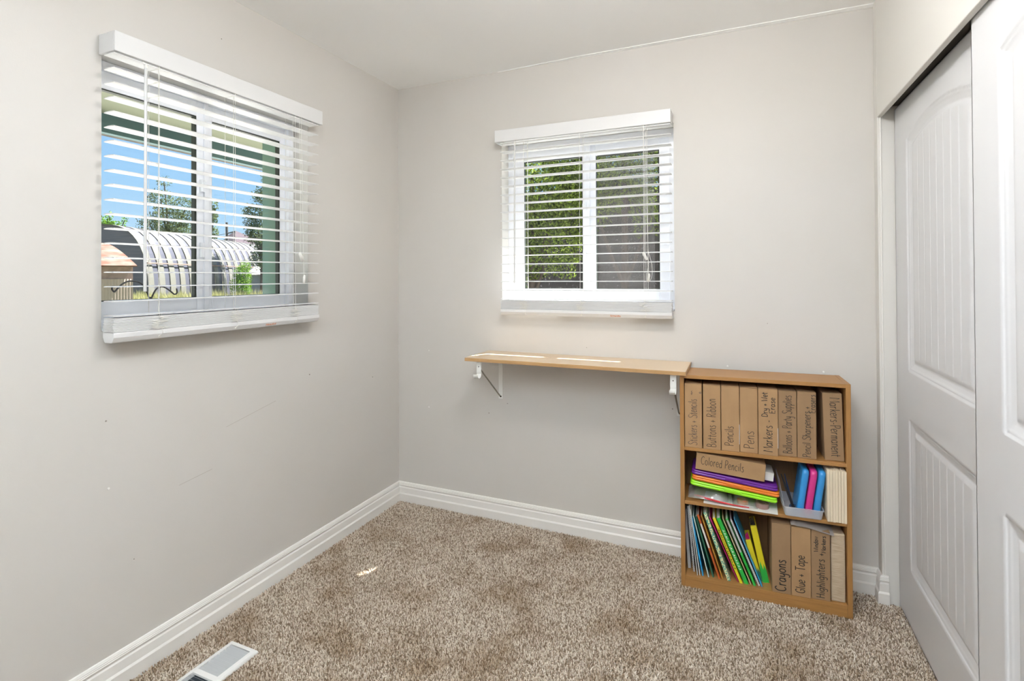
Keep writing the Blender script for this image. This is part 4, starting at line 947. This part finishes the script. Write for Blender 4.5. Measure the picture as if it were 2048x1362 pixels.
# through the left window
tree('tree', at(222, 62, GZ), [(0, 0, 7.0, 2.0, 1.6), (1.7, 0, 6.4, 1.7, 1.2), (-1.3, 0, 7.6, 1.6, 1.6), (3.1, 0, 6.2, 1.2, .8), (-.2, 0, 9.2, .45, .6), (1.6, 0, 8.7, .4, .5)], 7000, .14, 'bright', 'bright green leafy tree at the left edge behind the hut', 'tree', .2, 'trees beyond the hut', 1)
tree('tree', at(338, 62, GZ), [(0, 0, 8.5, 2.2, 1.9), (-1.0, 0, 11.2, 1.6, 1.3), (2.0, 0, 10.2, 1.7, 1.5), (-2.4, 0, 8.3, 1.2, 1.1), (1.4, 0, 7.4, 2.2, 1.2), (-2.6, 0, 6.8, 2.0, .9), (-.6, 0, 13.3, .9, .7)], 8500, .12, 'olive', 'tall feathery tree rising behind the middle of the hut', 'tree', .25, 'trees beyond the hut', 2)
tree('tree', at(421, 66, GZ), [(0, 0, 9.6, .9, 1.2), (.3, 0, 7.4, .7, 1.0), (.5, 0, 11, .5, .7)], 900, .16, 'olive', 'slim tree showing beside the middle window stile', 'tree', .15, 'trees beyond the hut', 3)
tree('tree', at(524, 50, GZ), [(0, 0, 6.0, 1.5, 1.3), (-.7, 0, 8.0, 1.1, .9), (.4, 0, 9.6, 1.2, .9), (.1, 0, 3.6, 1.2, 1.1), (.6, 0, 11.2, .7, .8), (-1.1, 0, 7.0, .7, .4)], 8000, .10, 'olive', 'tall tree at the right edge of the left window', 'tree', .2, 'trees beyond the hut', 4)
tree('shrub', at(485, 34, GZ), [(0, 0, 2.0, .55, .6), (-.1, 0, 1.2, .65, .8), (.2, 0, 2.6, .35, .35)], 5000, .05, 'bright', 'upright bright green bush in front of the hut', 'bush', .05, None, 5)
# grass strip
def grass():
    rs = np.random.RandomState(3); n = 26000
    U_ = rs.uniform(180, 580, n); Dd = rs.uniform(28, 37, n); P = np.array([tuple(at(u, d, GZ)) for u, d in zip(U_, Dd)])
    clump = .5+.5*np.sin(P[:, 0]*1.7+P[:, 1]*2.3)*np.cos(P[:, 0]*.6-P[:, 1]); h = (.35+.75*clump)*rs.uniform(.4, 1.1, n); w_ = .022
    a = rs.uniform(0, 2*PI, n); lean = rs.normal(0, .22, (n, 2))*h[:, None]
    V = np.zeros((n, 3, 3)); V[:, 0] = P-np.stack([np.cos(a)*w_, np.sin(a)*w_, 0*a], 1); V[:, 1] = P+np.stack([np.cos(a)*w_, np.sin(a)*w_, 0*a], 1)
    V[:, 2] = P; V[:, 2, :2] += lean; V[:, 2, 2] += h
    o = npmesh('grass', V.reshape(-1, 3), np.arange(n*3).reshape(-1, 3), LM['grass'], attr=np.repeat(rs.uniform(0, 1, n), 3))
    tag(o, 'tall dry yellow green grass in the field before the hut', 'grass', kind='stuff')
grass()
# outside the back window: dark speckled wall and trees
nb = empty('neighbour_shed', (-.5, 6.6, GZ)); tag(nb, 'dark brown rough sided outbuilding behind the trees of the back window', 'shed')
MB().box(-4, 4, 0, 3, 0, 3.15).build('wall', mat('speckled brown siding', (.035, .028, .030), .9, noise=(26, (.30, .27, .29), .60, .72, 4)), nb)
MB().box(-4.3, 4.3, -.3, 3.3, 3.15, 3.25).build('roof', mat('dark roof', (.05, .045, .045), .9), nb)
def tr2(x, y, blobs, n, sz, m, lb, seed, cat='tree', trunk=.07):
    tree('tree' if cat == 'tree' else 'shrub', (x, y, GZ), blobs, n, sz, m, lb, cat, trunk, 'trees outside the back window', seed)
tr2(-1.1, 5.0, [(0, 0, 3.3, .9, .8), (.3, -.1, 2.4, .65, .65), (-.4, 0, 2.2, .6, .8), (.7, .1, 3.6, .7, .7)], 36000, .027, 'dark', 'dark leafy tree filling the left half of the back window', 11)
tr2(.35, 5.0, [(0, 0, 3.6, .85, .7), (-.5, 0, 3.0, .6, .5), (.55, 0, 3.1, .6, .75), (0, .1, 4.3, .9, .5)], 34000, .027, 'dark', 'leafy tree behind the right half of the back window', 12)
tr2(1.35, 5.3, [(0, 0, 2.9, .5, 1.0), (0, 0, 4.1, .7, .6)], 15000, .027, 'dark', 'narrow tree at the right edge of the back window', 13)
tr2(-1.25, 4.6, [(0, 0, 1.6, .22, .8), (-.2, 0, 2.1, .3, .6)], 5000, .025, 'bright', 'small climbing shrub at the lower left of the back window', 14, 'bush', .03)
